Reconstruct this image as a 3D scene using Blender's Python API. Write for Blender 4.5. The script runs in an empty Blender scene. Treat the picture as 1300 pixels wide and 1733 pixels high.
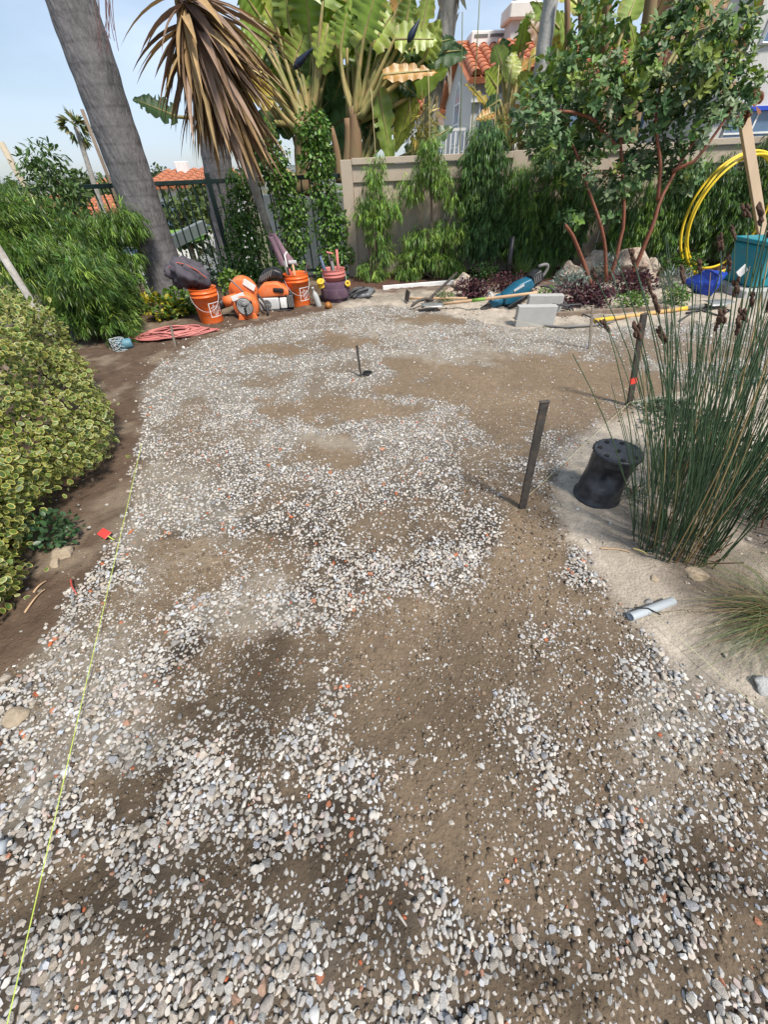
import bpy, bmesh, math, random
import numpy as np
from mathutils import Vector, Matrix, noise as mnoise

random.seed(7); rng = np.random.default_rng(7)
PI = math.pi
SC = bpy.context.scene
COL = SC.collection

# ------------------------------------------------------------------ camera
FPX, PW, PH = 615.0, 1300.0, 1733.0
PITCH, ROLL, CAMH = math.radians(43.4), math.radians(2.5), 1.3
_F = np.array([0, math.cos(PITCH), -math.sin(PITCH)])
_U0 = np.array([0, math.sin(PITCH), math.cos(PITCH)])
_X0 = np.array([1.0, 0, 0])
_R = math.cos(ROLL) * _X0 - math.sin(ROLL) * _U0
_U = math.sin(ROLL) * _X0 + math.cos(ROLL) * _U0
CAMP = np.array([0, 0, CAMH])
cam = bpy.data.cameras.new('camera'); camo = bpy.data.objects.new('camera', cam); COL.objects.link(camo)
cam.sensor_fit = 'VERTICAL'; cam.sensor_height = 36.0; cam.lens = 36.0 * FPX / PH
cam.clip_start = 0.02; cam.clip_end = 3000
camo.matrix_world = Matrix(((_R[0], _U[0], -_F[0], 0), (_R[1], _U[1], -_F[1], 0), (_R[2], _U[2], -_F[2], CAMH), (0, 0, 0, 1)))
SC.camera = camo

# ------------------------------------------------------------------ sky, sun, exposure
SUN_EL = math.radians(57); SUN_TO = np.array([0.60, -0.80])      # ground direction towards the sun
w = bpy.data.worlds.new('World'); SC.world = w; w.use_nodes = True
nt = w.node_tree; nt.nodes.clear()
sky = nt.nodes.new('ShaderNodeTexSky'); sky.sky_type = 'NISHITA'; sky.sun_disc = False
sky.sun_elevation = SUN_EL; sky.sun_rotation = math.atan2(SUN_TO[0], SUN_TO[1])
sky.air_density = 1.0; sky.dust_density = .8; sky.ozone_density = 1.0
tc = nt.nodes.new('ShaderNodeTexCoord'); mp = nt.nodes.new('ShaderNodeMapping')
mp.inputs['Scale'].default_value = (1.2, 1.2, 4.0)
nz = nt.nodes.new('ShaderNodeTexNoise'); nz.inputs['Scale'].default_value = 1.7; nz.inputs['Detail'].default_value = 6
rp = nt.nodes.new('ShaderNodeValToRGB'); rp.color_ramp.elements[0].position = .40; rp.color_ramp.elements[1].position = .66
rp.color_ramp.elements[0].color = (0.34, .34, .34, 1); rp.color_ramp.elements[1].color = (1, 1, 1, 1)
mx = nt.nodes.new('ShaderNodeMix'); mx.data_type = 'RGBA'; mx.inputs['B'].default_value = (6.1, 7.4, 9.4, 1)
bg = nt.nodes.new('ShaderNodeBackground'); bg.inputs['Strength'].default_value = 0.11
wo = nt.nodes.new('ShaderNodeOutputWorld')
L = nt.links.new
L(tc.outputs['Generated'], mp.inputs[0]); L(mp.outputs[0], nz.inputs['Vector']); L(nz.outputs['Fac'], rp.inputs[0])
L(rp.outputs[0], mx.inputs['Factor']); L(sky.outputs[0], mx.inputs['A']); L(mx.outputs['Result'], bg.inputs[0]); L(bg.outputs[0], wo.inputs[0])
sl = bpy.data.lights.new('sun', 'SUN'); sl.energy = 4.9; sl.angle = math.radians(9); sl.color = (1, .945, .86)
so = bpy.data.objects.new('sun', sl); COL.objects.link(so)
sd = Vector((SUN_TO[0] * math.cos(SUN_EL), SUN_TO[1] * math.cos(SUN_EL), math.sin(SUN_EL)))
so.rotation_euler = sd.to_track_quat('Z', 'Y').to_euler(); so.location = (6, -8, 12)
vs = SC.view_settings; vs.view_transform = 'Standard'; vs.look = 'None'; vs.exposure = 0.15; vs.gamma = 1.0; vs.use_curve_mapping = False
SC.cycles.max_bounces = 6; SC.cycles.transparent_max_bounces = 6

# ------------------------------------------------------------------ placing helpers: where a picture point meets the ground / an upright plane
def ray(x, y): return _F + _R * (x - PW / 2) / FPX + _U * (PH / 2 - y) / FPX
def G(x, y, z=0.0):
    d = ray(x, y); return CAMP + d * ((z - CAMH) / d[2])
def AT(x, y, Y):
    d = ray(x, y); return CAMP + d * (Y / d[1])

# ------------------------------------------------------------------ object helpers
def origin(o):
    p = np.zeros(3)
    while o is not None:
        p = p + np.array(o.location); o = o.parent
    return p
def tag(o, label=None, cat=None, group=None, kind=None):
    if label: o['label'] = label
    if cat: o['category'] = cat
    if group: o['group'] = group
    if kind: o['kind'] = kind
    return o
def thing(name, label, cat, loc, group=None):
    o = bpy.data.objects.new(name, None); o.location = tuple(float(v) for v in loc); o.empty_display_size = .1
    COL.objects.link(o); return tag(o, label, cat, group)
def make_mesh(name, V, F, mat, smooth=False, col=None):
    me = bpy.data.meshes.new(name)
    V = np.asarray(V, dtype=np.float64)
    if isinstance(F, np.ndarray):
        k = F.shape[1]; n = len(F)
        me.vertices.add(len(V)); me.vertices.foreach_set('co', V.astype(np.float32).ravel())
        me.loops.add(n * k); me.loops.foreach_set('vertex_index', F.astype(np.int32).ravel())
        me.polygons.add(n); me.polygons.foreach_set('loop_start', np.arange(0, n * k, k, dtype=np.int32))
        me.update(calc_edges=True)
    else:
        me.from_pydata([tuple(v) for v in V], [], [tuple(int(i) for i in f) for f in F]); me.update()
    if smooth: me.polygons.foreach_set('use_smooth', np.ones(len(me.polygons), dtype=bool))
    if col is not None:
        a = me.color_attributes.new('Col', 'FLOAT_COLOR', 'POINT')
        c = np.ones((len(V), 4), dtype=np.float32); c[:, :3] = col
        a.data.foreach_set('color', c.ravel())
    if mat is not None: me.materials.append(mat)
    return me
def mk(name, VF, mat, parent=None, smooth=False, col=None, base=None):
    V, F = VF; V = np.asarray(V, dtype=np.float64)
    if parent is not None: o0 = origin(parent)
    elif base is not None: o0 = np.array(base, dtype=float)
    else: o0 = np.array([V[:, 0].mean(), V[:, 1].mean(), V[:, 2].min()])
    o = bpy.data.objects.new(name, make_mesh(name, V - o0, F, mat, smooth, col))
    if parent is None: o.location = tuple(o0)
    else: o.parent = parent
    COL.objects.link(o); return o
def put(name, me, parent, loc, rot=None, scale=None, color=None):       # one more piece sharing mesh data
    o = bpy.data.objects.new(name, me); COL.objects.link(o)
    o.parent = parent; o.location = tuple(float(v) for v in (np.array(loc) - (origin(parent) if parent else 0)))
    if rot is not None: o.rotation_euler = rot
    if scale is not None: o.scale = scale
    if color is not None: o.color = color
    return o

# ------------------------------------------------------------------ shapes (V, F)
def J(*parts):
    V, F, n = [], [], 0
    for v, f in parts:
        V.append(np.asarray(v, float)); F += [[i + n for i in q] for q in f]; n += len(v)
    return np.concatenate(V), F
def rotz(a):
    c, s = math.cos(a), math.sin(a); return np.array([[c, -s, 0], [s, c, 0], [0, 0, 1.0]])
def rotx(a):
    c, s = math.cos(a), math.sin(a); return np.array([[1.0, 0, 0], [0, c, -s], [0, s, c]])
def roty(a):
    c, s = math.cos(a), math.sin(a); return np.array([[c, 0, s], [0, 1.0, 0], [-s, 0, c]])
def X(VF, rot=None, loc=(0, 0, 0), s=1.0):
    V = np.asarray(VF[0], float) * s
    if rot is not None: V = V @ rot.T
    return V + np.array(loc, float), VF[1]
def box(x0, x1, y0, y1, z0, z1):
    V = [(x, y, z) for z in (z0, z1) for x, y in ((x0, y0), (x1, y0), (x1, y1), (x0, y1))]
    return np.array(V, float), [[0, 3, 2, 1], [4, 5, 6, 7], [0, 1, 5, 4], [1, 2, 6, 5], [2, 3, 7, 6], [3, 0, 4, 7]]
def bev(VF, r=.01, seg=2):
    bm = bmesh.new(); vs_ = [bm.verts.new(v) for v in VF[0]]
    for f in VF[1]: bm.faces.new([vs_[i] for i in f])
    bmesh.ops.recalc_face_normals(bm, faces=bm.faces)
    bmesh.ops.bevel(bm, geom=list(bm.edges), offset=r, segments=seg, affect='EDGES', profile=.6)
    bm.verts.ensure_lookup_table(); bm.verts.index_update()
    V = np.array([v.co[:] for v in bm.verts]); F = [[v.index for v in f.verts] for f in bm.faces]; bm.free(); return V, F
def rbox(sx, sy, sz, r=.01, seg=2): return bev(box(-sx / 2, sx / 2, -sy / 2, sy / 2, -sz / 2, sz / 2), r, seg)
def tube(P, rad, n=8, cap=True, closed=False):
    P = np.asarray(P, float); m = len(P); rad = np.full(m, rad) if np.isscalar(rad) else np.asarray(rad, float)
    V, F = [], []; ref = None
    for i in range(m):
        a = P[(i - 1) % m] if (i > 0 or closed) else P[i]; b = P[(i + 1) % m] if (i < m - 1 or closed) else P[i]
        t = b - a; t = t / (np.linalg.norm(t) + 1e-9)
        if ref is None: ref = np.array([1.0, 0, 0]) if abs(t[0]) < .8 else np.array([0, 1.0, 0])
        u = ref - t * (ref @ t); u /= np.linalg.norm(u) + 1e-9; v = np.cross(t, u); ref = u
        for k in range(n):
            q = 2 * PI * k / n; V.append(P[i] + rad[i] * (math.cos(q) * u + math.sin(q) * v))
    for i in range(m if closed else m - 1):
        j = (i + 1) % m
        for k in range(n):
            F.append([i * n + k, i * n + (k + 1) % n, j * n + (k + 1) % n, j * n + k])
    if cap and not closed:
        F.append(list(range(n))[::-1]); F.append([(m - 1) * n + k for k in range(n)])
    return np.array(V), F
def lathe(prof, n=24):
    V, F = [], []
    for r, z in prof:
        for k in range(n):
            a = 2 * PI * k / n; V.append((r * math.cos(a), r * math.sin(a), z))
    for i in range(len(prof) - 1):
        for k in range(n): F.append([i * n + k, i * n + (k + 1) % n, (i + 1) * n + (k + 1) % n, (i + 1) * n + k])
    return np.array(V), F
def prism(poly, d):                                                     # polygon in x,z pushed along y
    n = len(poly); V = [(x, -d / 2, z) for x, z in poly] + [(x, d / 2, z) for x, z in poly]
    F = [list(range(n)), [n + i for i in range(n)][::-1]] + [[i, n + i, n + (i + 1) % n, (i + 1) % n] for i in range(n)]
    return np.array(V, float), F
def arc(p, q, h, n=10, side=(0, 0, 1)):
    p, q = np.array(p, float), np.array(q, float); t = np.linspace(0, 1, n)[:, None]
    return p + (q - p) * t + np.array(side) * (4 * h * t * (1 - t))
def wob(P, a, s=3.0, seed=0):
    return np.array([p + a * np.array(mnoise.noise_vector(Vector(p * s) + Vector((seed, 3.1, 7.7)))) for p in np.asarray(P, float)])
def ico(sub):
    bm = bmesh.new(); bmesh.ops.create_icosphere(bm, subdivisions=sub, radius=1)
    bm.verts.ensure_lookup_table(); V = np.array([v.co[:] for v in bm.verts]); F = np.array([[v.index for v in f.verts] for f in bm.faces]); bm.free(); return V, F
ICO = {k: ico(k) for k in (1, 2, 3, 4)}
def nz1(V, s, seed, octv=1):
    return np.array([mnoise.fractal(Vector(v * s) + Vector((seed * 1.7, seed * .9, seed)), 1.0, 2.0, octv) for v in V])
def lump(sub, size, amp=.25, s=1.4, seed=0, octv=3, flat=None):
    V, F = ICO[sub]; V = V * (1 + amp * nz1(V, s, seed, octv))[:, None] * np.array(size)
    if flat is not None: V[:, 2] = np.maximum(V[:, 2], flat)
    return V, F.tolist()
def cutstone(sub, seed, cuts=7, amp=.08):                                # rounded broken stone: a ball trimmed by random planes
    r_ = np.random.default_rng(seed); V, F = ICO[sub]; V = V.copy()
    for _ in range(cuts):
        d = r_.normal(size=3); d /= np.linalg.norm(d); h = r_.uniform(.42, .78)
        e = V @ d - h; V = V - np.outer(np.maximum(e, 0) * .98, d)
    V *= (1 + amp * nz1(V, 2.2, seed, 2))[:, None]
    return V, F

# ------------------------------------------------------------------ materials
MATS = {}
def mat(name, col=(.5, .5, .5), rough=.75, var=.2, scale=6., bump=.15, bscale=30., metal=0., spec=.4, use='flat', trans=0., col2=None, dirt=0., dirtcol=(.22, .17, .12), coat=0., stretch=None, bdist=.01):
    if name in MATS: return MATS[name]
    m = bpy.data.materials.new(name); m.use_nodes = True; t = m.node_tree; N = t.nodes; N.clear(); K = t.links.new
    out = N.new('ShaderNodeOutputMaterial'); b = N.new('ShaderNodeBsdfPrincipled')
    b.inputs['Roughness'].default_value = rough; b.inputs['Metallic'].default_value = metal
    b.inputs['Specular IOR Level'].default_value = spec; b.inputs['Coat Weight'].default_value = coat
    geo = N.new('ShaderNodeTexCoord'); mpn = N.new('ShaderNodeMapping'); K(geo.outputs['Object'], mpn.inputs[0])
    if stretch: mpn.inputs['Scale'].default_value = stretch
    n1 = N.new('ShaderNodeTexNoise'); n1.inputs['Scale'].default_value = scale; n1.inputs['Detail'].default_value = 5; n1.inputs['Roughness'].default_value = .65
    K(mpn.outputs[0], n1.inputs['Vector'])
    mr = N.new('ShaderNodeMapRange'); mr.inputs[1].default_value = .25; mr.inputs[2].default_value = .75; K(n1.outputs['Fac'], mr.inputs[0])
    if use == 'attr': src = N.new('ShaderNodeAttribute'); src.attribute_name = 'Col'; c0 = src.outputs['Color']
    elif use == 'obj': src = N.new('ShaderNodeObjectInfo'); c0 = src.outputs['Color']
    else: src = N.new('ShaderNodeRGB'); src.outputs[0].default_value = (*col, 1); c0 = src.outputs[0]
    mr.inputs[3].default_value = 1 - var; mr.inputs[4].default_value = 1 + var
    if col2 is not None:
        mc = N.new('ShaderNodeMix'); mc.data_type = 'RGBA'; mc.inputs['B'].default_value = (*col2, 1); K(c0, mc.inputs['A'])
        m2 = N.new('ShaderNodeMapRange'); m2.inputs[1].default_value = .42; m2.inputs[2].default_value = .62; K(n1.outputs['Fac'], m2.inputs[0]); K(m2.outputs[0], mc.inputs['Factor']); c0 = mc.outputs['Result']
    ml = N.new('ShaderNodeMix'); ml.data_type = 'RGBA'; ml.blend_type = 'MULTIPLY'; ml.inputs['Factor'].default_value = 1
    K(c0, ml.inputs['A']); K(mr.outputs[0], ml.inputs['B']); c = ml.outputs['Result']
    if dirt > 0:
        nd = N.new('ShaderNodeTexNoise'); nd.inputs['Scale'].default_value = scale * 1.9; nd.inputs['Detail'].default_value = 7; K(geo.outputs['Object'], nd.inputs['Vector'])
        dr = N.new('ShaderNodeMapRange'); dr.inputs[1].default_value = .48; dr.inputs[2].default_value = .72; dr.inputs[4].default_value = dirt; K(nd.outputs['Fac'], dr.inputs[0])
        md = N.new('ShaderNodeMix'); md.data_type = 'RGBA'; md.inputs['B'].default_value = (*dirtcol, 1); K(c, md.inputs['A']); K(dr.outputs[0], md.inputs['Factor']); c = md.outputs['Result']
        rr = N.new('ShaderNodeMapRange'); rr.inputs[3].default_value = rough; rr.inputs[4].default_value = min(1, rough + .35); K(dr.outputs[0], rr.inputs[0]); K(rr.outputs[0], b.inputs['Roughness'])
    K(c, b.inputs['Base Color'])
    if bump > 0:
        n2 = N.new('ShaderNodeTexNoise'); n2.inputs['Scale'].default_value = bscale; n2.inputs['Detail'].default_value = 6; K(mpn.outputs[0], n2.inputs['Vector'])
        bp = N.new('ShaderNodeBump'); bp.inputs['Strength'].default_value = bump; bp.inputs['Distance'].default_value = bdist; K(n2.outputs['Fac'], bp.inputs['Height']); K(bp.outputs[0], b.inputs['Normal'])
    sh = b.outputs[0]
    if trans > 0:
        tr = N.new('ShaderNodeBsdfTranslucent'); hs = N.new('ShaderNodeHueSaturation'); hs.inputs['Saturation'].default_value = 1.1; hs.inputs['Value'].default_value = 1.5
        K(c, hs.inputs['Color']); K(hs.outputs[0], tr.inputs[0]); ms = N.new('ShaderNodeMixShader'); ms.inputs[0].default_value = trans
        K(sh, ms.inputs[1]); K(tr.outputs[0], ms.inputs[2]); sh = ms.outputs[0]
    K(sh, out.inputs[0]); MATS[name] = m; return m

LEAF = mat('leaf', use='attr', rough=.42, var=.12, scale=9, bump=0, trans=.22, spec=.45)
LEAF_DULL = mat('leaf_dull', use='attr', rough=.7, var=.15, scale=14, bump=0, trans=.15, spec=.2)
STONE = mat('stone', use='attr', rough=.88, var=.2, scale=70, bump=.5, bscale=160, spec=.25, bdist=.003)
STONE_O = mat('stone_piece', use='obj', rough=.88, var=.3, scale=2.6, bump=.5, bscale=7, spec=.25, bdist=.06)
GROUND = mat('ground_soil', use='attr', rough=.95, var=.22, scale=26, bump=.9, bscale=90, spec=.15, bdist=.012)
BARK = mat('bark', (.20, .15, .11), rough=.9, var=.35, scale=18, bump=.7, bscale=40, stretch=(1, 1, .25))
GREYBARK = mat('grey_bark', (.36, .34, .31), rough=.9, var=.3, scale=10, bump=.7, bscale=40, dirt=.6, dirtcol=(.2, .15, .1))
REDBARK = mat('red_bark', (.26, .085, .042), rough=.7, var=.4, scale=22, bump=.5, bscale=50, col2=(.12, .05, .035))
WHITE = mat('white_paint', (.78, .77, .74), rough=.6, var=.06, dirt=.12)
STUCCO = mat('stucco', (.72, .69, .63), rough=.9, var=.08, bump=.4, bscale=120, dirt=.15, dirtcol=(.5, .45, .38))
STUCCO_GREY = mat('stucco_grey', (.55, .53, .50), rough=.9, var=.08, bump=.4, bscale=120)
TILE = mat('roof_tile', (.47, .165, .075), rough=.85, var=.28, scale=5, bump=.3, dirt=.35, dirtcol=(.33, .15, .09))
GLASS = mat('window_glass', (.10, .17, .27), rough=.08, var=.2, bump=0, spec=.8)
IRON = mat('painted_iron', (.012, .028, .024), rough=.45, var=.2, dirt=.25, dirtcol=(.06, .06, .05))
WALLM = mat('fence_board', (.47, .39, .305), rough=.75, var=.07, scale=3, bump=.25, bscale=90, dirt=.3, dirtcol=(.33, .25, .18))
STEEL = mat('dark_steel', (.075, .068, .062), rough=.6, var=.4, scale=22, metal=.4, dirt=.6, dirtcol=(.16, .11, .075))
BLACKP = mat('black_plastic', (.016, .017, .02), rough=.42, var=.3, scale=10, bump=.1, dirt=.35, dirtcol=(.12, .10, .08))
ORANGE = mat('orange_plastic', (.78, .135, .018), rough=.42, var=.08, scale=9, bump=.1, dirt=.45, dirtcol=(.46, .24, .14))
ORANGE2 = mat('orange_housing', (.72, .17, .045), rough=.45, var=.1, scale=9, bump=.1, dirt=.5, dirtcol=(.5, .28, .18))
LIGHTGREY = mat('light_grey_plastic', (.55, .55, .54), rough=.5, var=.1, dirt=.25)
GREYP = mat('grey_plastic', (.16, .155, .15), rough=.55, var=.15, dirt=.35)
CLOTHG = mat('dark_cloth', (.05, .045, .052), rough=.9, var=.3, bump=.4, bscale=240, dirt=.3, dirtcol=(.15, .12, .1))
WOOD = mat('pale_wood', (.50, .33, .19), rough=.7, var=.2, scale=7, stretch=(1, 1, .12), bump=.2, dirt=.2)
CONC = mat('concrete', (.42, .41, .385), rough=.92, var=.12, scale=9, bump=.5, bscale=150, dirt=.2, dirtcol=(.3, .27, .22))
BLACK = mat('matt_black', (.012, .012, .012), rough=.8, var=.2)

# ------------------------------------------------------------------ foliage builder
def frames(d, n):
    y = d / (np.linalg.norm(d, axis=1, keepdims=True) + 1e-9)
    z = n - (n * y).sum(1, keepdims=True) * y; z = z / (np.linalg.norm(z, axis=1, keepdims=True) + 1e-9)
    return np.stack([np.cross(y, z), y, z], axis=2)
def scatter(T, F, pos, R, s, sx=None):
    s = np.asarray(s, float).reshape(-1, 1, 1) * np.ones((len(pos), 1, 1))
    TT = T[None] * s
    if sx is not None: TT = TT * np.stack([np.asarray(sx), np.ones(len(pos)), np.ones(len(pos))], 1)[:, None, :]
    V = np.einsum('nij,nkj->nki', R, TT) + pos[:, None, :]
    FF = (F[None] + (np.arange(len(pos)) * len(T))[:, None, None]).reshape(-1, F.shape[1])
    return V.reshape(-1, 3), FF
# leaf shapes: y is the leaf's axis, z its upper side
BROAD_T = np.array([(0, 0, 0), (-.27, .28, .05), (.27, .28, .05), (-.33, .58, .03), (.33, .58, .03), (-.2, .84, -.02), (.2, .84, -.02), (0, 1, -.07), (0, .5, -.03)])
BROAD_F = np.array([(8, 0, 2), (8, 2, 4), (8, 4, 6), (8, 6, 7), (8, 7, 5), (8, 5, 3), (8, 3, 1), (8, 1, 0)])
NARROW_T = np.array([(0, 0, 0), (-.045, .3, .0), (.045, .3, .0), (-.04, .68, -.07), (.04, .68, -.07), (0, 1, -.2)])
NARROW_F = np.array([(0, 2, 1), (1, 2, 4), (1, 4, 3), (3, 4, 5)])
SMALL_T = np.array([(0, 0, 0), (-.3, .45, .06), (.3, .45, .06), (0, 1, -.05)]); SMALL_F = np.array([(0, 2, 3), (0, 3, 1)])
_a = np.arange(8) * 2 * PI / 8
_o = np.stack([.34 * np.sin(_a), .5 - .5 * np.cos(_a), .10 * np.abs(np.sin(_a)) - .05 * (.5 - .5 * np.cos(_a)) ** 2], 1)
_i = (_o - [0, .5, .0]) * [.78, .80, .6] + [0, .5, 0.004]
VAR_T = np.concatenate([_o, _i, _i + [0, 0, .004]])
VAR_F = np.array([(k, (k + 1) % 8, 8 + (k + 1) % 8) for k in range(8)] + [(k, 8 + (k + 1) % 8, 8 + k) for k in range(8)] + [(16, 16 + k, 16 + k + 1) for k in range(1, 7)])
def hsv_jit(base, n, amt=.25, lo=.75, hi=1.25):
    b = np.array(base, float); base_n = b[rng.integers(0, len(b), n)] if b.ndim == 2 else np.tile(b, (n, 1))
    return np.clip(base_n * rng.uniform(lo, hi, (n, 1)) * rng.uniform(1 - amt * .3, 1 + amt * .3, (n, 3)), 0.002, .9)
def blob_points(blobs, n, shell=.55):
    """points with outward directions in a set of ellipsoids (cx,cy,cz,rx,ry,rz); shell = how hollow"""
    b = np.array(blobs, float); vol = b[:, 3] * b[:, 4] * b[:, 5]; idx = rng.choice(len(b), n, p=vol ** .7 / (vol ** .7).sum())
    d = rng.normal(size=(n, 3)); d /= np.linalg.norm(d, axis=1, keepdims=True)
    r = rng.uniform(shell ** 2, 1, n) ** .5
    return b[idx, :3] + d * b[idx, 3:] * r[:, None], d
def bulk_leaves(pts, dirs, size, cols, T=BROAD_T, F=BROAD_F, spread=.8, droop=0., sx=None, up=(0, 0, 1)):
    n = len(pts)
    d = dirs + rng.normal(size=(n, 3)) * spread; d[:, 2] -= droop
    nn = np.array(up) + rng.normal(size=(n, 3)) * .5 + dirs * .4
    R = frames(d, nn); s = rng.uniform(size[0], size[1], n)
    V, FF = scatter(T, F, pts, R, s, sx)
    return V, FF, np.repeat(cols, len(T), axis=0)
def merge(*ms):
    V, F, C, n = [], [], [], 0
    for v, f, c in ms: V.append(v); F.append(f + n); C.append(c); n += len(v)
    return np.concatenate(V), np.concatenate(F), np.concatenate(C)
def sprigs(pts, dirs, nleaf, length, cols, hang=.9, T=NARROW_T, F=NARROW_F, stem=.10):
    """hanging sprays of narrow leaves: each point carries a short twig with nleaf leaves arching out and down"""
    n = len(pts); tw = dirs * rng.uniform(.3, 1, (n, 1)) + np.array([0, 0, -hang * .7]) + rng.normal(size=(n, 3)) * .25
    tw /= np.linalg.norm(tw, axis=1, keepdims=True)
    P = np.repeat(pts, nleaf, 0) + np.repeat(tw, nleaf, 0) * (np.tile(np.linspace(0, 1, nleaf), n) * stem)[:, None]
    side = rng.normal(size=(n * nleaf, 3)); side /= np.linalg.norm(side, axis=1, keepdims=True)
    d = side * .75 + np.repeat(tw, nleaf, 0) * .55; d[:, 2] -= hang * .6
    R = frames(d, np.tile([0, 0, 1.0], (n * nleaf, 1)) + side * .3)
    s = rng.uniform(length[0], length[1], n * nleaf)
    V, FF = scatter(T, F, P, R, s)
    return V, FF, np.repeat(np.repeat(cols, nleaf, 0) * rng.uniform(.85, 1.15, (n * nleaf, 1)), len(T), 0)
def stuff(name, vfc, m, parent=None, base=None):
    return tag(mk(name, (vfc[0], vfc[1]), m, parent, col=vfc[2], base=base), kind='stuff')

# ================================================================== SETTING: terrain, yard, gravel
def vnoise(P, s, seed=0, octv=4):                                       # cheap vectorised value noise on x,y
    out = np.zeros(len(P)); amp = 1.0; tot = 0
    for k in range(octv):
        q = P[:, :2] * s * 2 ** k + seed * 17.3 + k * 5.1; i = np.floor(q).astype(np.int64); f_ = q - i; f_ = f_ * f_ * (3 - 2 * f_)
        def h(a, b):
            n = (a * 374761393 + b * 668265263 + seed * 1442695) & 0xffffffff; n = ((n ^ (n >> 13)) * 1274126177) & 0xffffffff
            return ((n ^ (n >> 16)) & 0xffff) / 65535.0
        a, b, c, d = h(i[:, 0], i[:, 1]), h(i[:, 0] + 1, i[:, 1]), h(i[:, 0], i[:, 1] + 1), h(i[:, 0] + 1, i[:, 1] + 1)
        out += amp * ((a * (1 - f_[:, 0]) + b * f_[:, 0]) * (1 - f_[:, 1]) + (c * (1 - f_[:, 0]) + d * f_[:, 0]) * f_[:, 1]); tot += amp; amp *= .55
    return out / tot                                                     # 0..1
def sdist(P, poly):                                                     # signed distance to polygon, + inside
    poly = np.array(poly); best = np.full(len(P), 1e9); ins = np.zeros(len(P), bool)
    for i in range(len(poly)):
        a, b = poly[i], poly[(i + 1) % len(poly)]; ab = b - a
        t = np.clip(((P[:, :2] - a) @ ab) / (ab @ ab), 0, 1); best = np.minimum(best, np.linalg.norm(P[:, :2] - a - t[:, None] * ab, axis=1))
        cr = ((a[1] > P[:, 1]) != (b[1] > P[:, 1])); dy = b[1] - a[1] if abs(b[1] - a[1]) > 1e-9 else 1e-9
        ins ^= cr & (P[:, 0] < (b[0] - a[0]) * (P[:, 1] - a[1]) / dy + a[0])
    return np.where(ins, best, -best)
PATIO = [G(x, y)[:2] for x, y in [(0, 1165), (60, 1100), (110, 1030), (170, 955), (200, 905), (222, 830), (240, 760), (236, 700), (240, 650), (270, 610), (330, 582), (400, 557), (480, 540), (560, 525), (650, 515), (720, 523), (800, 540), (870, 556), (960, 556), (1060, 552), (1200, 545), (1400, 545), (1480, 600), (1330, 618), (1180, 655), (1075, 690), (1000, 730), (950, 780), (938, 850), (965, 920), (1030, 990), (1070, 1050), (1130, 1120), (1230, 1180), (1300, 1245), (1420, 1350)]] + [np.array(p) for p in ((1.6, -.2), (1.6, -.9), (-2.6, -.9), (-2.6, .2), (-1.9, .42))]
def ell(cx, cy, rx, ry, k=1.0):
    c = G(cx, cy)[:2]; a = (G(cx + rx, cy)[:2] - G(cx - rx, cy)[:2]) / 2; b = (G(cx, cy - ry)[:2] - G(cx, cy + ry)[:2]) / 2
    return c, np.linalg.inv(np.stack([a, b], 1)), k
DIRT = [ell(*e) for e in [(745, 1120, 175, 110), (720, 1240, 170, 120), (740, 1390, 120, 110, .9), (690, 1480, 60, 90, .9), (900, 940, 80, 120), (980, 1080, 85, 120, .8), (1010, 1200, 90, 130, .75), (830, 1350, 90, 130, .75),
    (900, 640, 230, 46), (850, 700, 95, 52), (960, 690, 80, 46, .95), (780, 650, 90, 30), (830, 790, 60, 60, .7), (570, 690, 130, 22), (540, 760, 70, 24), (700, 615, 60, 22), (330, 965, 130, 42), (230, 1030, 80, 36, .9), (430, 940, 70, 40, .7), (640, 890, 50, 30, .7), (460, 1140, 110, 90, .85), (330, 1200, 90, 60, .6), (230, 1340, 55, 55, .9), (370, 1470, 45, 40, .8),
    (130, 1520, 110, 60, .85), (300, 1560, 90, 40, .6), (980, 1660, 190, 75, .8), (1200, 1640, 150, 80, .78), (1200, 1330, 150, 70, .65), (1000, 1500, 110, 70, .6), (680, 1610, 90, 60, .55), (880, 1450, 110, 80, .7), (1230, 1480, 110, 50, .6), (480, 1330, 60, 40, .6), (480, 592, 45, 12), (570, 575, 60, 9), (720, 546, 70, 9), (430, 640, 50, 12, .8), (340, 690, 40, 14, .7), (1150, 590, 160, 18, .75), (330, 730, 50, 20, .6), (300, 800, 60, 20, .5), (700, 850, 50, 20, .5)]]
DAMP_SHADE = [ell(*e) for e in [(440, 1140, 105, 95), (400, 1240, 90, 60), (240, 1330, 70, 70), (350, 1450, 130, 70), (560, 1440, 90, 90), (600, 1560, 90, 90), (130, 1530, 120, 60), (300, 1560, 120, 50), (1150, 1500, 120, 70), (950, 1640, 160, 60)]]  # wet earth, plus the soft shadow of the person at the camera painted in
DUST = [ell(*e) for e in [(140, 1200, 95, 130), (90, 1330, 60, 60), (760, 600, 130, 10), (830, 588, 100, 10), (235, 860, 28, 80), (1130, 1220, 60, 90), (560, 745, 120, 14), (420, 1020, 120, 30), (640, 560, 110, 12), (60, 1660, 50, 60), (900, 562, 160, 8), (330, 850, 80, 50)]]
def field(P, ells, soft=.35, ns=5.0, na=.55, seed=3):
    out = np.zeros(len(P)); nn = (vnoise(P, ns, seed, 6) - .5) * 2 * na
    W = P[:, :2] + (np.stack([vnoise(P, 2.6, seed + 50), vnoise(P, 2.6, seed + 60)], 1) - .5) * .42 * np.clip(.45 + P[:, 1:2] * .25, .45, 1.4) + (np.stack([vnoise(P, 11, seed + 70), vnoise(P, 11, seed + 80)], 1) - .5) * .16
    for c, Mi, k in ells:
        q = (W - c) @ Mi.T; d = 1 - np.linalg.norm(q, axis=1) + nn
        out = np.maximum(out, k * np.clip(d / soft + .5, 0, 1))
    return out
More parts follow.
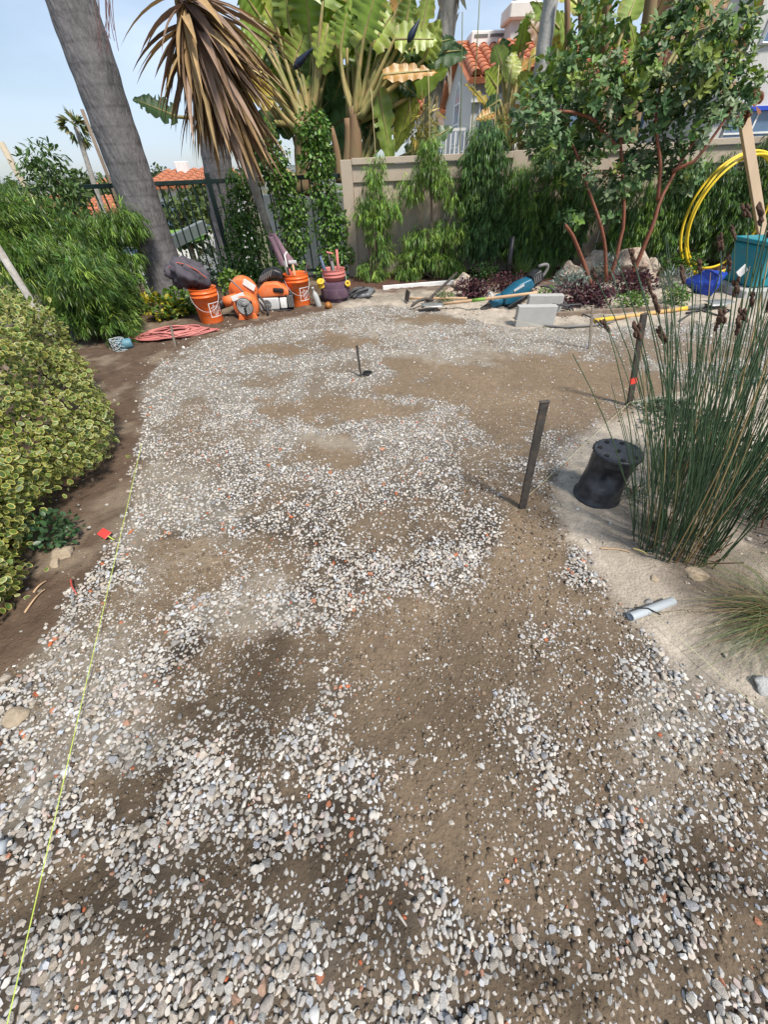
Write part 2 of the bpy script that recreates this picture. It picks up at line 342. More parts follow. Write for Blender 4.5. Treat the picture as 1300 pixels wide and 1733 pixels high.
def density(P):
    inside = np.clip((sdist(P, PATIO) + (vnoise(P, 9, 5) - .5) * .16) / .08 + .4, 0, 1)
    n = vnoise(P, 6.5, 9, 5); spots = np.clip((n - .56) / .07, 0, 1) * .62
    return inside, np.clip(1 - np.maximum(field(P, DIRT, .38, 5.0, .7), spots), 0, 1), field(P, DUST, .9, 7.0, 1.0, seed=8)
def gz(P):                                                              # yard height
    P = np.atleast_2d(P)
    z = (vnoise(P, 1.1, 1) - .5) * .030 + (vnoise(P, 7, 2) - .5) * .016
    s = sdist(P, PATIO); out = np.clip(-s / .25, 0, 1)
    z += out * ((vnoise(P, 14, 4) - .5) * .05 + .012)
    return z
def ground_cols(P):
    ins, D, du = density(P); n = vnoise(P, 3, 11)[:, None]; n2 = vnoise(P, 22, 12)[:, None]
    dirt = np.array([.192, .140, .092]) * (.78 + .44 * n); dark = np.array([.060, .046, .034]); fines = np.array([.30, .265, .215])
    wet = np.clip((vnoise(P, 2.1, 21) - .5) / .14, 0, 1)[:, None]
    near = np.clip((1.0 - P[:, 1:2]) / .6, 0, 1); damp_shade = field(P, DAMP_SHADE, .8, 5, .8, 13)[:, None]
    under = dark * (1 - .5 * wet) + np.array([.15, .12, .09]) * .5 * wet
    c = dirt * (1 - .30 * wet * near) * (1 - .12 * near) * (1 - D[:, None]) + under * D[:, None]; c = c * (1 - .5 * damp_shade)  # last factor darkens for wet earth and for the painted body shadow
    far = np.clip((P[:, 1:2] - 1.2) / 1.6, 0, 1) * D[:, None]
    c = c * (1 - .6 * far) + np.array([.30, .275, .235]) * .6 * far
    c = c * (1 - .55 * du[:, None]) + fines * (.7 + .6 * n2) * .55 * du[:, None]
    soilL = np.array([.105, .070, .048]) * (.7 + .6 * n2); sand = np.array([.42, .36, .29]) * (.72 + .5 * n2)
    moist = np.clip((vnoise(P, 2.6, 31) - .52) / .12, 0, 1)[:, None]
    sand = sand * (1 - .35 * moist)
    left = np.clip((-.35 + .0 * P[:, 1] - P[:, 0]) / .3, 0, 1)[:, None]
    o = soilL * left + sand * (1 - left)
    pale = np.clip((vnoise(P, 4.2, 41) - .55) / .1, 0, 1)[:, None] * left
    o = o * (1 - .5 * pale) + np.array([.27, .215, .155]) * .5 * pale
    mulch = np.clip((P[:, 1:2] - 5.9 + .5 * (n - .5)) / .25, 0, 1) * (1 - left); o = o * (1 - mulch) + np.array([.10, .055, .04]) * mulch
    for cx, cy, rr in ((1.28, 1.0, .33), (1.36, .72, .26), (1.85, 1.2, .4)):                # irrigated soil round the plants
        wgt = np.clip(1.25 - np.hypot(P[:, 0] - cx, P[:, 1] - cy) / rr + (n[:, 0] - .5), 0, 1)[:, None]; o = o * (1 - .6 * wgt) + np.array([.09, .065, .05]) * .6 * wgt
    i = ins[:, None]
    return (c * i + o * (1 - i)) * (.9 + .2 * n2)
def grid(x0, x1, y0, y1, st):
    xs = np.arange(x0, x1 + st / 2, st); ys = np.arange(y0, y1 + st / 2, st); XX, YY = np.meshgrid(xs, ys)
    P = np.stack([XX.ravel(), YY.ravel(), np.zeros(XX.size)], 1); nx, ny = len(xs), len(ys)
    i = (np.arange(ny - 1)[:, None] * nx + np.arange(nx - 1)[None]).ravel()
    return P, np.stack([i, i + 1, i + nx + 1, i + nx], 1)
P, F = grid(-4.6, 7.6, -.9, 7.3, .04)
P[:, 2] = gz(P); P[:, 2] += (vnoise(P, 30, 61, 2) - .5) * .012
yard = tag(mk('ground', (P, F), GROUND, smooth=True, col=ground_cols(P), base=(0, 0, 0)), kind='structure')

def terr(x, y):                                                         # the hillside: level round the yard, falling away to the left and behind
    d = np.maximum(np.maximum((-5.2 - x) / 1.0, y - 7.5), 0)
    lft = np.clip((1.5 - x) / 4.0, 0, 1)
    z = -.07 - lft * np.minimum(d * .32, 4.2) - (1 - lft) * np.minimum(d * .10, .5)
    far = np.clip((np.hypot(x, y) - 60) / 500, 0, 1)
    return z - far * 16
ax = np.concatenate([-np.geomspace(1800, 9, 36), np.linspace(-8.5, 12, 42), np.geomspace(13, 1800, 34)])
ay = np.concatenate([-np.geomspace(400, 3, 14), np.linspace(-2, 14, 33), np.geomspace(15, 2000, 36)])
XX, YY = np.meshgrid(ax, ay); TP = np.stack([XX.ravel(), YY.ravel(), np.zeros(XX.size)], 1); TP[:, 2] = terr(TP[:, 0], TP[:, 1])
nx = len(ax); i = (np.arange(len(ay) - 1)[:, None] * nx + np.arange(nx - 1)[None]).ravel()
tcol = np.array([.10, .105, .045]) * (.6 + .8 * vnoise(TP, .13, 3)[:, None]); tcol = tcol * .8 + np.array([.16, .12, .08]) * .35 * vnoise(TP, .4, 5)[:, None]
tag(mk('terrain', (TP, np.stack([i, i + 1, i + nx + 1, i + nx], 1)), mat('terrain_grass', use='attr', rough=.95, var=.3, scale=1.2, bump=.5, bscale=8, bdist=.1), smooth=True, col=tcol, base=(0, 0, 0)), kind='structure')
# far hills on the horizon
th = np.linspace(math.radians(35), math.radians(150), 220); hp, hf = [], []
for k, a in enumerate(th):
    rr = 1350; hgt = 2 + 14 * mnoise.fractal(Vector((a * 5, 1.3, 0)), 1, 2, 4) + 8
    for dr, zz in ((-420, -22), (-160, hgt * .45 - 6), (0, hgt), (160, -22)): hp.append((math.cos(a) * (rr + dr), math.sin(a) * (rr + dr), zz))
for k in range(len(th) - 1):
    for q in range(3): hf.append([k * 4 + q, k * 4 + q + 1, k * 4 + q + 5, k * 4 + q + 4])
tag(mk('hills', (np.array(hp), hf), mat('far_hill', (.13, .15, .13), rough=1, var=.3, scale=.02, bump=0, col2=(.18, .17, .15)), smooth=True, base=(0, 0, 0)), kind='structure')

# ---- gravel: broken concrete and river stone, the 300 nearest stones one by one
bed = tag(bpy.data.objects.new('gravel_bed', None), kind='structure'); COL.objects.link(bed)
SHAPES = [cutstone(2, 100 + k, 10, .05) for k in range(14)]; SHAPES1 = [cutstone(1, 200 + k, 8, .05) for k in range(14)]
PAL = np.array([(.50, .48, .45), (.58, .56, .52), (.43, .42, .40), (.52, .51, .50), (.37, .39, .42), (.46, .47, .50), (.55, .49, .42), (.49, .40, .36), (.62, .61, .58), (.30, .30, .30), (.40, .35, .30), (.22, .22, .23)])
PALW = np.array([17, 11, 14, 13, 5, 5, 11, 6, 5, 6, 9, 4.5]); PALW = PALW / PALW.sum()
placed = []; cell = {}
def try_stone(x, y, r, pack):
    cs = .06; ci, cj = int(x // cs), int(y // cs)
    for a in (-1, 0, 1):
        for b in (-1, 0, 1):
            for (u, v, q) in cell.get((ci + a, cj + b), ()):
                if (u - x) ** 2 + (v - y) ** 2 < (pack * (q + r)) ** 2: return False
    cell.setdefault((ci, cj), []).append((x, y, r)); return True
def cand(n, x0, x1, y0, y1): return np.stack([rng.uniform(x0, x1, n), rng.uniform(y0, y1, n), np.zeros(n)], 1)
S = []                                                                  # x, y, z, radius
def throw(n, reg, r0, r1, pack, pmin, power=1.0, lift=0.0):
    C_ = cand(n, *reg); ins, D, du = density(C_); pr = ins * (pmin + (1 - pmin) * D ** power) * (1 - .25 * du)
    ok = rng.uniform(size=n) < pr; C_ = C_[ok]; Dk = D[ok]
    R_ = rng.uniform(0, 1, len(C_)) ** 1.7 * (r1 - r0) + r0; R_ *= .72 + .28 * Dk
    zz = gz(C_)
    for k in range(len(C_)):
        if try_stone(C_[k, 0], C_[k, 1], R_[k], pack): S.append((C_[k, 0], C_[k, 1], zz[k] + R_[k] * rng.uniform(-.32, .28) + lift, R_[k]))
NEAR = (-1.75, 1.75, -.45, 1.15); MID = (-2.2, 2.0, 1.15, 2.7); FAR = (-2.6, 4.6, 2.7, 5.5)
throw(420, NEAR, .015, .020, .70, .01, 2.0)
throw(30000, NEAR, .0095, .0140, .66, .02, 1.6)
throw(60000, NEAR, .0060, .0100, .56, .06, 1.2)
throw(60000, NEAR, .0035, .0062, .62, .26)
throw(12000, NEAR, .0080, .0140, .34, .0, 3.0, .009)
throw(900, MID, .013, .018, .74, .01, 1.6)
throw(50000, MID, .0080, .0135, .64, .03, 1.4)
throw(30000, MID, .0045, .0080, .64, .17)
throw(40000, FAR, .0095, .0155, .66, .03, 1.3)
throw(12000, FAR, .006, .010, .74, .12)
S = np.array(S)
# strays on the soil and sand either side
st = cand(9000, -2.3, 3.6, -.2, 5.2); ins, D, du = density(st); st = st[(ins < .5) & (rng.uniform(size=len(st)) < .55)]
sr = rng.uniform(0, 1, len(st)) ** 2.2 * .013 + .003; sr *= 1 + (rng.uniform(size=len(st)) < .03) * 1.0; st[:, 2] = gz(st) + sr * .2
S = np.concatenate([S, np.column_stack([st, sr])])
SCOL = PAL[rng.choice(len(PAL), len(S), p=PALW)] * rng.uniform(.70, 1.08, (len(S), 1))
sandy = np.zeros(len(S), bool); sandy[-len(st):] = rng.uniform(size=len(st)) < .6; sandc = np.where(S[sandy, :1] > -.3, np.array([[.40, .34, .27]]), np.array([[.13, .09, .065]])); SCOL[sandy] = sandc * rng.uniform(.7, 1.1, (sandy.sum(), 1))
isred = rng.uniform(size=len(S)) < .016; isred[-len(st):] = False; SCOL[isred] = np.array([.42, .12, .05]) * rng.uniform(.7, 1.15, (isred.sum(), 1))
dusty = np.clip(rng.normal(.28, .2, (len(S), 1)), 0, .75); SCOL = SCOL * (1 - dusty) + np.array([.36, .30, .23]) * dusty
dmp_shade = field(S, DAMP_SHADE, .8, 5, .8, 13)[:, None]; SCOL = SCOL * (1 - .28 * dmp_shade)  # stones toned down too, for wetness and the painted shadow
depth = (S[:, :3] - CAMP) @ _F; px_ = (S[:, :3] - CAMP) @ _R / depth * FPX + PW / 2; py_ = PH / 2 - (S[:, :3] - CAMP) @ _U / depth * FPX
vis = (depth > .1) & (px_ > 15) & (px_ < PW - 15) & (py_ > 0) & (py_ < PH - 10)
score = np.where(vis, S[:, 3] / depth, 0); big = np.argsort(-score)[:300]; isbig = np.zeros(len(S), bool); isbig[big] = True
def rand_rot(n):
    q = rng.normal(size=(n, 4)); q /= np.linalg.norm(q, axis=1, keepdims=True); a, b, c, d = q.T
    return np.stack([np.stack([1 - 2 * (c * c + d * d), 2 * (b * c - a * d), 2 * (b * d + a * c)], 1), np.stack([2 * (b * c + a * d), 1 - 2 * (b * b + d * d), 2 * (c * d - a * b)], 1), np.stack([2 * (b * d - a * c), 2 * (c * d + a * b), 1 - 2 * (b * b + c * c)], 1)], 1)
SQ = np.stack([rng.uniform(.85, 1.35, len(S)), rng.uniform(.75, 1.05, len(S)), rng.uniform(.55, .85, len(S))], 1)
SME = [make_mesh('stone', SHAPES[k][0], SHAPES[k][1], STONE_O, True) for k in range(14)]
for m_ in SME: m_.set_sharp_from_angle(angle=math.radians(28))
for k in big:
    put('stone', SME[k % 14], bed, S[k, :3], (rng.uniform(-.5, .5), rng.uniform(-.5, .5), rng.uniform(0, 6.28)), tuple(SQ[k] * S[k, 3] * 1.05), (*SCOL[k], 1))
def stone_bulk(sel, shapes):
    out = []
    idx = np.where(sel)[0]
    for k in range(14):
        ii = idx[idx % 14 == k]
        if not len(ii): continue
        T, F_ = shapes[k]; Rz = np.array([rotz(a) @ rotx(b) for a, b in zip(rng.uniform(0, 6.28, len(ii)), rng.uniform(-.6, .6, len(ii)))])
        TT = T[None] * (SQ[ii] * S[ii, 3:4] * 1.05)[:, None, :]; V = np.einsum('nij,nkj->nki', Rz, TT) + S[ii, None, :3]
        out.append((V.reshape(-1, 3), (F_[None] + (np.arange(len(ii)) * len(T))[:, None, None]).reshape(-1, 3), np.repeat(SCOL[ii], len(T), 0)))
    return merge(*out)
nearsel = ~isbig & (S[:, 1] < .62) & (S[:, 3] > .0112)
g1 = stone_bulk(nearsel, SHAPES); g2 = stone_bulk(~isbig & ~nearsel, SHAPES1)
for nm, gg in (('gravel', merge(g1, g2)),):
    o = stuff(nm, gg, STONE, bed); sm = np.zeros(len(o.data.polygons), bool); sm[:len(g1[1])] = True; o.data.polygons.foreach_set('use_smooth', sm); o.data.set_sharp_from_angle(angle=math.radians(28))
# grit on the bare dirt
gc = np.concatenate([cand(26000, -1.8, 1.8, -.45, 1.5), cand(12000, -2.2, 3.2, 1.5, 4.2)]); ins, D, du = density(gc)
gc = gc[(rng.uniform(size=len(gc)) < .35 + .4 * (1 - D)) & (ins > .2)]; gr = rng.uniform(.0016, .0042, len(gc)); gc[:, 2] = gz(gc) + gr * .3
OT = np.array([(1, 0, 0), (-1, 0, 0), (0, 1, 0), (0, -1, 0), (0, 0, .8), (0, 0, -.8)], float); OF = np.array([(0, 2, 4), (2, 1, 4), (1, 3, 4), (3, 0, 4)])
V, F = scatter(OT, OF, gc, rand_rot(len(gc)), gr); gcol = np.concatenate([PAL, [(.20, .15, .10)] * 14])[rng.integers(0, len(PAL) + 14, len(gc))] * .8
cr = cand(15000, -1.7, 1.7, -.4, 1.7); ins, D, du = density(cr); cr = cr[(rng.uniform(size=len(cr)) < (1 - D) * .75 + .08) & (ins > .3)]; cs_ = rng.uniform(0, 1, len(cr)) ** 2 * .008 + .0028; cr[:, 2] = gz(cr) + cs_ * .15
Vc, Fc = scatter(SHAPES1[3][0], SHAPES1[3][1], cr, rand_rot(len(cr)), cs_); ccol = np.array([.185, .135, .09]) * rng.uniform(.6, 1.15, (len(cr), 1)) * (1 - .45 * field(cr, DAMP_SHADE, .8, 5, .8, 13)[:, None])  # crumbs darkened by the same wet and painted-shadow ellipses
stuff('grit', merge((V, F, np.repeat(gcol, 6, 0)), (Vc, Fc, np.repeat(ccol, len(SHAPES1[3][0]), 0))), STONE, bed)
print('stones', len(S), 'grit', len(gc))

# ================================================================== WALL-LIKE BOARD FENCE, IRON FENCE
WY = 7.04
fence = thing('board_fence', 'tan panelled privacy fence with posts and cap rail behind the shrubs', 'fence', (3.2, WY, 0))
posts = [-.40, 2.02, 4.42, 6.82]
def bx(x0, x1, y0, y1, z0, z1, r=.004): return bev(box(x0, x1, y0, y1, z0, z1), r, 1)
for k, x in enumerate(posts): mk('post', bx(x, x + (.16 if k == 0 else .21), WY - .02, WY + .12, -.1, 1.40 + .02 * k), WALLM, fence)
for k in range(3):
    x0, x1 = posts[k] + (.16 if k == 0 else .21) + .002, posts[k + 1] - .002; zt = 1.40 + .02 * k
    mk('cap_rail', bx(x0, x1, WY - .03, WY + .10, zt - .055, zt + .012), WALLM, fence)
    mk('top_rail', bx(x0, x1, WY + .004, WY + .085, zt - .24, zt - .058), WALLM, fence)
    mk('bottom_rail', bx(x0, x1, WY + .004, WY + .085, .04, .18), WALLM, fence)
    x = x0; j = 0
    while x < x1 - .03:
        wd = (.235, .105)[j % 2]; e = min(x + wd, x1); dy = (.030, .055)[j % 2]
        mk('board', bx(x + .001, e - .003, WY + dy, WY + dy + .02, .182, zt - .242, .003), WALLM, fence); x = e; j += 1

iron = thing('iron_fence', 'dark green iron railing with thin pickets beside the grey palm', 'fence', (-2.3, 7.12, 0))
FY = 7.12
mk('rail', bx(-6.2, -.42, FY - .02, FY + .02, 1.215, 1.265), IRON, iron); mk('rail', bx(-6.2, -.42, FY - .018, FY + .018, .10, .14), IRON, iron)
pick = make_mesh('picket', *[(v, f) for v, f in [bx(-.009, .009, -.009, .009, 0, 1.075, .001)]][0], IRON)
for k in range(48):
    x = -6.15 + k * .12
    if abs((x + .45) % 1.9) < .06: mk('post', bx(x - .03, x + .03, FY - .031, FY + .031, -.2, 1.33), IRON, iron)
    else: put('picket', pick, iron, (x, FY, .14))

# ================================================================== PALMS AND TALL STEMS
def palm_trunk_mat(name, c1, c2):
    m = mat(name, c1, rough=.9, var=.4, scale=9, bump=.9, bscale=30, stretch=(1, 1, .3), bdist=.03, dirt=.5, dirtcol=c2); t = m.node_tree; N = t.nodes; K = t.links.new
    b = [n for n in N if n.type == 'BSDF_PRINCIPLED'][0]; tc_ = N.new('ShaderNodeTexCoord'); wv = N.new('ShaderNodeTexWave'); wv.bands_direction = 'Z'; wv.inputs['Scale'].default_value = 2.1; wv.inputs['Distortion'].default_value = 3.5; wv.inputs['Detail'].default_value = 3; wv.inputs['Detail Scale'].default_value = 1.2
    mpx = N.new('ShaderNodeMapping'); mpx.inputs['Scale'].default_value = (.5, .5, 1); K(tc_.outputs['Object'], mpx.inputs[0]); K(mpx.outputs[0], wv.inputs['Vector'])
    old = b.inputs['Base Color'].links[0].from_socket; ml = N.new('ShaderNodeMix'); ml.data_type = 'RGBA'; ml.blend_type = 'MULTIPLY'; ml.inputs['Factor'].default_value = 1
    mr = N.new('ShaderNodeMapRange'); mr.inputs[1].default_value = 0; mr.inputs[2].default_value = .14; mr.inputs[3].default_value = .80; mr.inputs[4].default_value = 1.0; K(wv.outputs['Fac'], mr.inputs[0])
    K(old, ml.inputs['A']); K(mr.outputs[0], ml.inputs['B']); K(ml.outputs['Result'], b.inputs['Base Color']); return m
PALMB = palm_trunk_mat('palm_bark', (.15, .14, .142), (.09, .082, .08))
def ringed_trunk(P0, P1, r0, r1, n=60, seg=28, amp=.0035, seed=0):
    P0, P1 = np.array(P0, float), np.array(P1, float); t = np.linspace(0, 1, n); V, F = [], []
    for i, tt in enumerate(t):
        c = P0 + (P1 - P0) * tt; r = r0 + (r1 - r0) * tt + .05 * max(0, 1 - tt * 9) ** 2
        for k in range(seg):
            a = 2 * PI * k / seg; h = tt * np.linalg.norm(P1 - P0)
            rr = r + amp * math.sin(h * 26 + 1.6 * math.sin(a + seed)) + .012 * mnoise.noise(Vector((math.cos(a) * 1.5, math.sin(a) * 1.5, h * 3 + seed)))
            V.append(c + np.array([math.cos(a) * rr, math.sin(a) * rr, 0]))
    for i in range(n - 1):
        for k in range(seg): F.append([i * seg + k, i * seg + (k + 1) % seg, (i + 1) * seg + (k + 1) % seg, (i + 1) * seg + k])
    return np.array(V), F
def feather_frond(base, d, length, nl=46, leaf=.45, droop=.9):          # a palm frond: arching midrib with leaflets
    d = np.array(d, float); d /= np.linalg.norm(d); t = np.linspace(0, 1, 14); R_ = np.array(base) + d * (t * length)[:, None]; R_[:, 2] -= droop * length * .5 * t ** 2
    pts, dirs = [], []
    for q in np.linspace(.15, 1, nl):
        i = min(int(q * 13), 12); f_ = q * 13 - i; p = R_[i] * (1 - f_) + R_[i + 1] * f_; tg = R_[i + 1] - R_[i]; tg /= np.linalg.norm(tg); sd_ = np.cross(tg, [0, 0, 1.0]); sd_ /= np.linalg.norm(sd_) + 1e-6
        for sgn in (-1, 1): pts.append(p); dirs.append(sd_ * sgn * .8 + tg * .5 + np.array([0, 0, -.25]))
    return R_, np.array(pts), np.array(dirs)
def palm_crown(parent, top, n, length, cols, leaf=.45, name='frond'):
    for k in range(n):
        a = 2 * PI * k / n + rng.uniform(-.2, .2); el = rng.uniform(-.1, 1.1)
        R_, p, d = feather_frond(top, (math.cos(a), math.sin(a), el), length * rng.uniform(.85, 1.1))
        v = bulk_leaves(p, d, (leaf * .7, leaf), hsv_jit(cols, len(p)), NARROW_T, NARROW_F, spread=.12)
        tb = tube(R_, np.linspace(.02, .006, len(R_)), 5, False)
        o = mk(name, (np.concatenate([v[0], tb[0]]), v[1].tolist() + [[i + len(v[0]) for i in f] for f in tb[1]]), LEAF, parent, col=np.concatenate([v[2], np.tile([.16, .18, .06], (len(tb[0]), 1))]))
b0 = np.array([-3.02, 6.25, -.05]); b1 = b0 + np.array([.23, .05, 6.4])
pt = thing('palm_tree', 'massive grey ringed palm trunk leaning beside the iron railing', 'palm tree', b0)
mk('trunk', ringed_trunk(b0, b1, .245, .215, 110), PALMB, pt, True)
palm_crown(pt, b1, 14, 2.6, [(.06, .10, .03), (.09, .13, .04)])
b0 = np.array([-2.78, 8.3, -.6]); b1 = b0 + np.array([.95, .1, 6.6])
T = [tube(arc(AT(158 + 3.2 * k, -30, 6.0), AT(168 + 3.0 * k + rng.uniform(-4, 4), rng.uniform(45, 100), 6.0), rng.uniform(-.03, .06), 7, (1, 0, 0)), .0035, 4) for k in range(11)]
tag(mk('flower_strands', J(*T), mat('dry_strand', (.22, .13, .12), rough=.8), pt), kind='stuff')
b0 = np.array([-2.78, 8.3, -.6]); b1 = b0 + np.array([.95, .1, 6.6])
pt = thing('palm_tree', 'shaded thick palm trunk standing behind the iron railing pickets', 'palm tree', b0)
mk('trunk', ringed_trunk(b0, b1, .25, .19, 80, seed=4), PALMB, pt, True)
palm_crown(pt, b1, 12, 2.4, [(.06, .10, .03), (.09, .13, .04)])
# slim grey trunk right of the house
b0 = AT(897, 300, 8.1); b0[2] = -.3; b1 = AT(938, -40, 8.1); b1 = b0 + (b1 - b0) * 1.6
pt = thing('palm_tree', 'slim smooth pale grey palm trunk rising behind the board fence', 'palm tree', b0)
mk('trunk', ringed_trunk(b0, b1, .115, .085, 90, 18, .004, 9), mat('pale_palm_bark', (.40, .39, .37), var=.25, scale=12, bump=.5, dirt=.4, dirtcol=(.25, .22, .2)), pt, True)
palm_crown(pt, b1, 10, 1.8, [(.07, .12, .03), (.10, .14, .04)])
# ragged trunk with old leaf bases
b0 = AT(690, 300, 8.6); b0[2] = -.4; b1 = AT(765, -40, 8.6)
pt = thing('palm_tree', 'ragged pale trunk wrapped in peeling fibre leaning up right of the broad leaves', 'palm tree', b0)
mk('trunk', tube(wob(b0 + (b1 - b0) * np.linspace(0, 1.25, 16)[:, None], .05, 1.1, 3), np.linspace(.13, .16, 16) + .02 * np.sin(np.arange(16) * 2.1), 14), mat('peeling_bark', (.42, .37, .32), rough=.95, var=.35, scale=6, bump=1., bscale=18, bdist=.04, stretch=(1, 1, .3), dirt=.5, dirtcol=(.22, .16, .12)), pt, True)
q = np.linspace(.25, 1.2, 60); pp = b0 + (b1 - b0) * q[:, None] + rng.normal(size=(60, 3)) * .10
v = bulk_leaves(pp, np.tile([0, -.4, -1.0], (60, 1)), (.22, .5), hsv_jit([(.33, .27, .19), (.42, .35, .27), (.22, .15, .09)], 60), NARROW_T, NARROW_F, .45, 0, np.full(60, 2.2))
stuff('fibre', v, LEAF_DULL, pt)

# ================================================================== BIRD OF PARADISE CLUMPS (big paddle leaves)
PADDLE = mat('paddle_leaf', use='attr', rough=.38, var=.14, scale=5, bump=.25, bscale=16, trans=.30, spec=.5, stretch=(1, 1, 1))
STALK = mat('leaf_stalk', (.26, .25, .085), rough=.5, var=.3, scale=9, bump=.2, col2=(.33, .24, .10))
SHEATH = mat('leaf_sheath', (.26, .15, .085), rough=.85, var=.4, scale=10, bump=.7, bscale=30, stretch=(1, 1, .2), col2=(.16, .13, .06))
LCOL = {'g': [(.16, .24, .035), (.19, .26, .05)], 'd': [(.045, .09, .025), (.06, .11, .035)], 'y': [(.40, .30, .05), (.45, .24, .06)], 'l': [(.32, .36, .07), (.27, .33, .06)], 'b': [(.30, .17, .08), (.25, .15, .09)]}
def paddle(p, q, wid, face, kind, sag=.1, fold=.25, n=20, tear=.25, seed=0):
    r_ = np.random.default_rng(seed); p, q = np.array(p, float), np.array(q, float); ln = np.linalg.norm(q - p); ax_ = (q - p) / ln
    nrm = np.array(face, float) - ax_ * (np.array(face) @ ax_); nrm /= np.linalg.norm(nrm); sd_ = np.cross(ax_, nrm)
    base = np.array(LCOL[kind][r_.integers(0, 2)]); V, C_, F = [], [], []
    for i in range(n):
        t = i / (n - 1); c = p + (q - p) * t - np.array([0, 0, sag * ln * t * t]); wd = wid * (math.sin(PI * min(1, (t * .93 + .07)) ** .72) ** .75)
        for k, s_ in enumerate((-1, -.55, -.06, .06, .55, 1)):
            ww = wd * s_
            if abs(s_) == 1 and r_.uniform() < tear: ww *= r_.uniform(.72, .95)
            off = fold * abs(s_) * wd - .55 * fold * wd * s_ * s_ + .018 * math.sin(i * 1.9 + k) * abs(s_)
            V.append(c + sd_ * ww + nrm * off); cc = base * (1.0 + .06 * math.sin(i * 2.6 + k * .3) + r_.uniform(-.08, .08)) * (1.5 if abs(s_) < .1 else 1)
            if kind in 'gl' and abs(s_) == 1 and r_.uniform() < .12: cc = np.array([.36, .27, .07])
            C_.append(np.clip(cc, .003, .8))
    for i in range(n - 1):
        for k in range(5):
            if tear and k in (0, 4) and r_.uniform() < tear * .35: continue
            F.append([i * 6 + k, i * 6 + k + 1, (i + 1) * 6 + k + 1, (i + 1) * 6 + k])
    return np.array(V), F, np.array(C_)
def extra(n, x0, x1, y0, y1, bx_, by_, kinds, seed, w0=.18, w1=.28):
    r_ = np.random.default_rng(seed); out = []
    for k in range(n):
        sx = r_.uniform(x0, x1); sy = r_.uniform(y0, y1); a_ = r_.uniform(-.9, .9) + (sx - bx_) / 160; ln_ = r_.uniform(75, 115)
        out.append((bx_ + r_.uniform(-12, 12), by_, sx, sy, sx + ln_ * math.sin(a_), sy - ln_ * math.cos(a_), r_.uniform(w0, w1), kinds[r_.integers(0, len(kinds))], r_.uniform(.0, .8)))
    return out
def bop(name, label, base, leaves, sheaths, Y, group='broad-leaved clumps behind the fence'):
    t = thing('bird_of_paradise_plant', label, 'plant', base, group)
    for (x0, y0, x1, y1, r) in sheaths:                                  # fans of old leaf bases
        a, b = AT(x0, y0, Y), AT(x1, y1, Y); mk('sheath', tube(arc(a, b, .03, 8, (1, 0, 0)), np.linspace(r, r * .55, 8), 10), SHEATH, t, True)
    for k, (bxp, byp, sx, sy, tx, ty, wid, kind, dY) in enumerate(leaves):
        a, s_, e = AT(bxp, byp, Y + dY * .3), AT(sx, sy, Y + dY), AT(tx, ty, Y + dY + rng.uniform(-.25, .25))
        V, F, C_ = paddle(s_, e, wid, (rng.uniform(-.5, .5), -1, rng.uniform(0, .9)), kind, sag=rng.uniform(.02, .12), seed=k * 7 + int(sx))
        lf = mk('leaf', (V, F), PADDLE, t, True, C_)
        mk('stalk', tube(np.concatenate([arc(a, s_, .06 * rng.uniform(-1, 1), 8, (1, 0, 0)), s_ + (e - s_) * np.linspace(.1, .9, 5)[:, None] - np.array([0, 0, .02]) * np.linspace(.1, .9, 5)[:, None]]), np.concatenate([np.linspace(.045, .02, 8), np.linspace(.018, .004, 5)]), 7), STALK, lf, True)
    return t
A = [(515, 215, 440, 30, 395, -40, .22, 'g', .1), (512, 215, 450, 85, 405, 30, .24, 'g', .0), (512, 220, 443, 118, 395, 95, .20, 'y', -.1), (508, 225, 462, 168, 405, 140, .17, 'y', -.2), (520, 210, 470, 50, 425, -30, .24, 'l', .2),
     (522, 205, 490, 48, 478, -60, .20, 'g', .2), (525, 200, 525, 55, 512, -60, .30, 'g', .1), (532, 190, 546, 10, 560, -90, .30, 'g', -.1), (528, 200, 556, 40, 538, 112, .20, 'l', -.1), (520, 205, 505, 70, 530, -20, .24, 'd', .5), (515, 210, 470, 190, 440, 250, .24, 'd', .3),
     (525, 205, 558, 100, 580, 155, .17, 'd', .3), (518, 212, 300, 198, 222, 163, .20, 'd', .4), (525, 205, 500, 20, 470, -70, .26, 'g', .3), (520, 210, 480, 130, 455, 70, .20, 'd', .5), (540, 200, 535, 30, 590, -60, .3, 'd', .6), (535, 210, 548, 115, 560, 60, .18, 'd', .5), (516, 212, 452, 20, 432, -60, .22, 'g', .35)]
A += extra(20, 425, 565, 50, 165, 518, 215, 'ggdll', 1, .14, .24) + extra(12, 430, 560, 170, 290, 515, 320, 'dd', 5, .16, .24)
bop('a', 'leftmost tall clump of paddle-shaped green leaves above the vines', (AT(515, 215, 8.0)[0], 8.0, -.3), A, [(515, 330, 512, 190, .09), (505, 330, 500, 200, .07), (535, 330, 531, 170, .06)], 8.0)
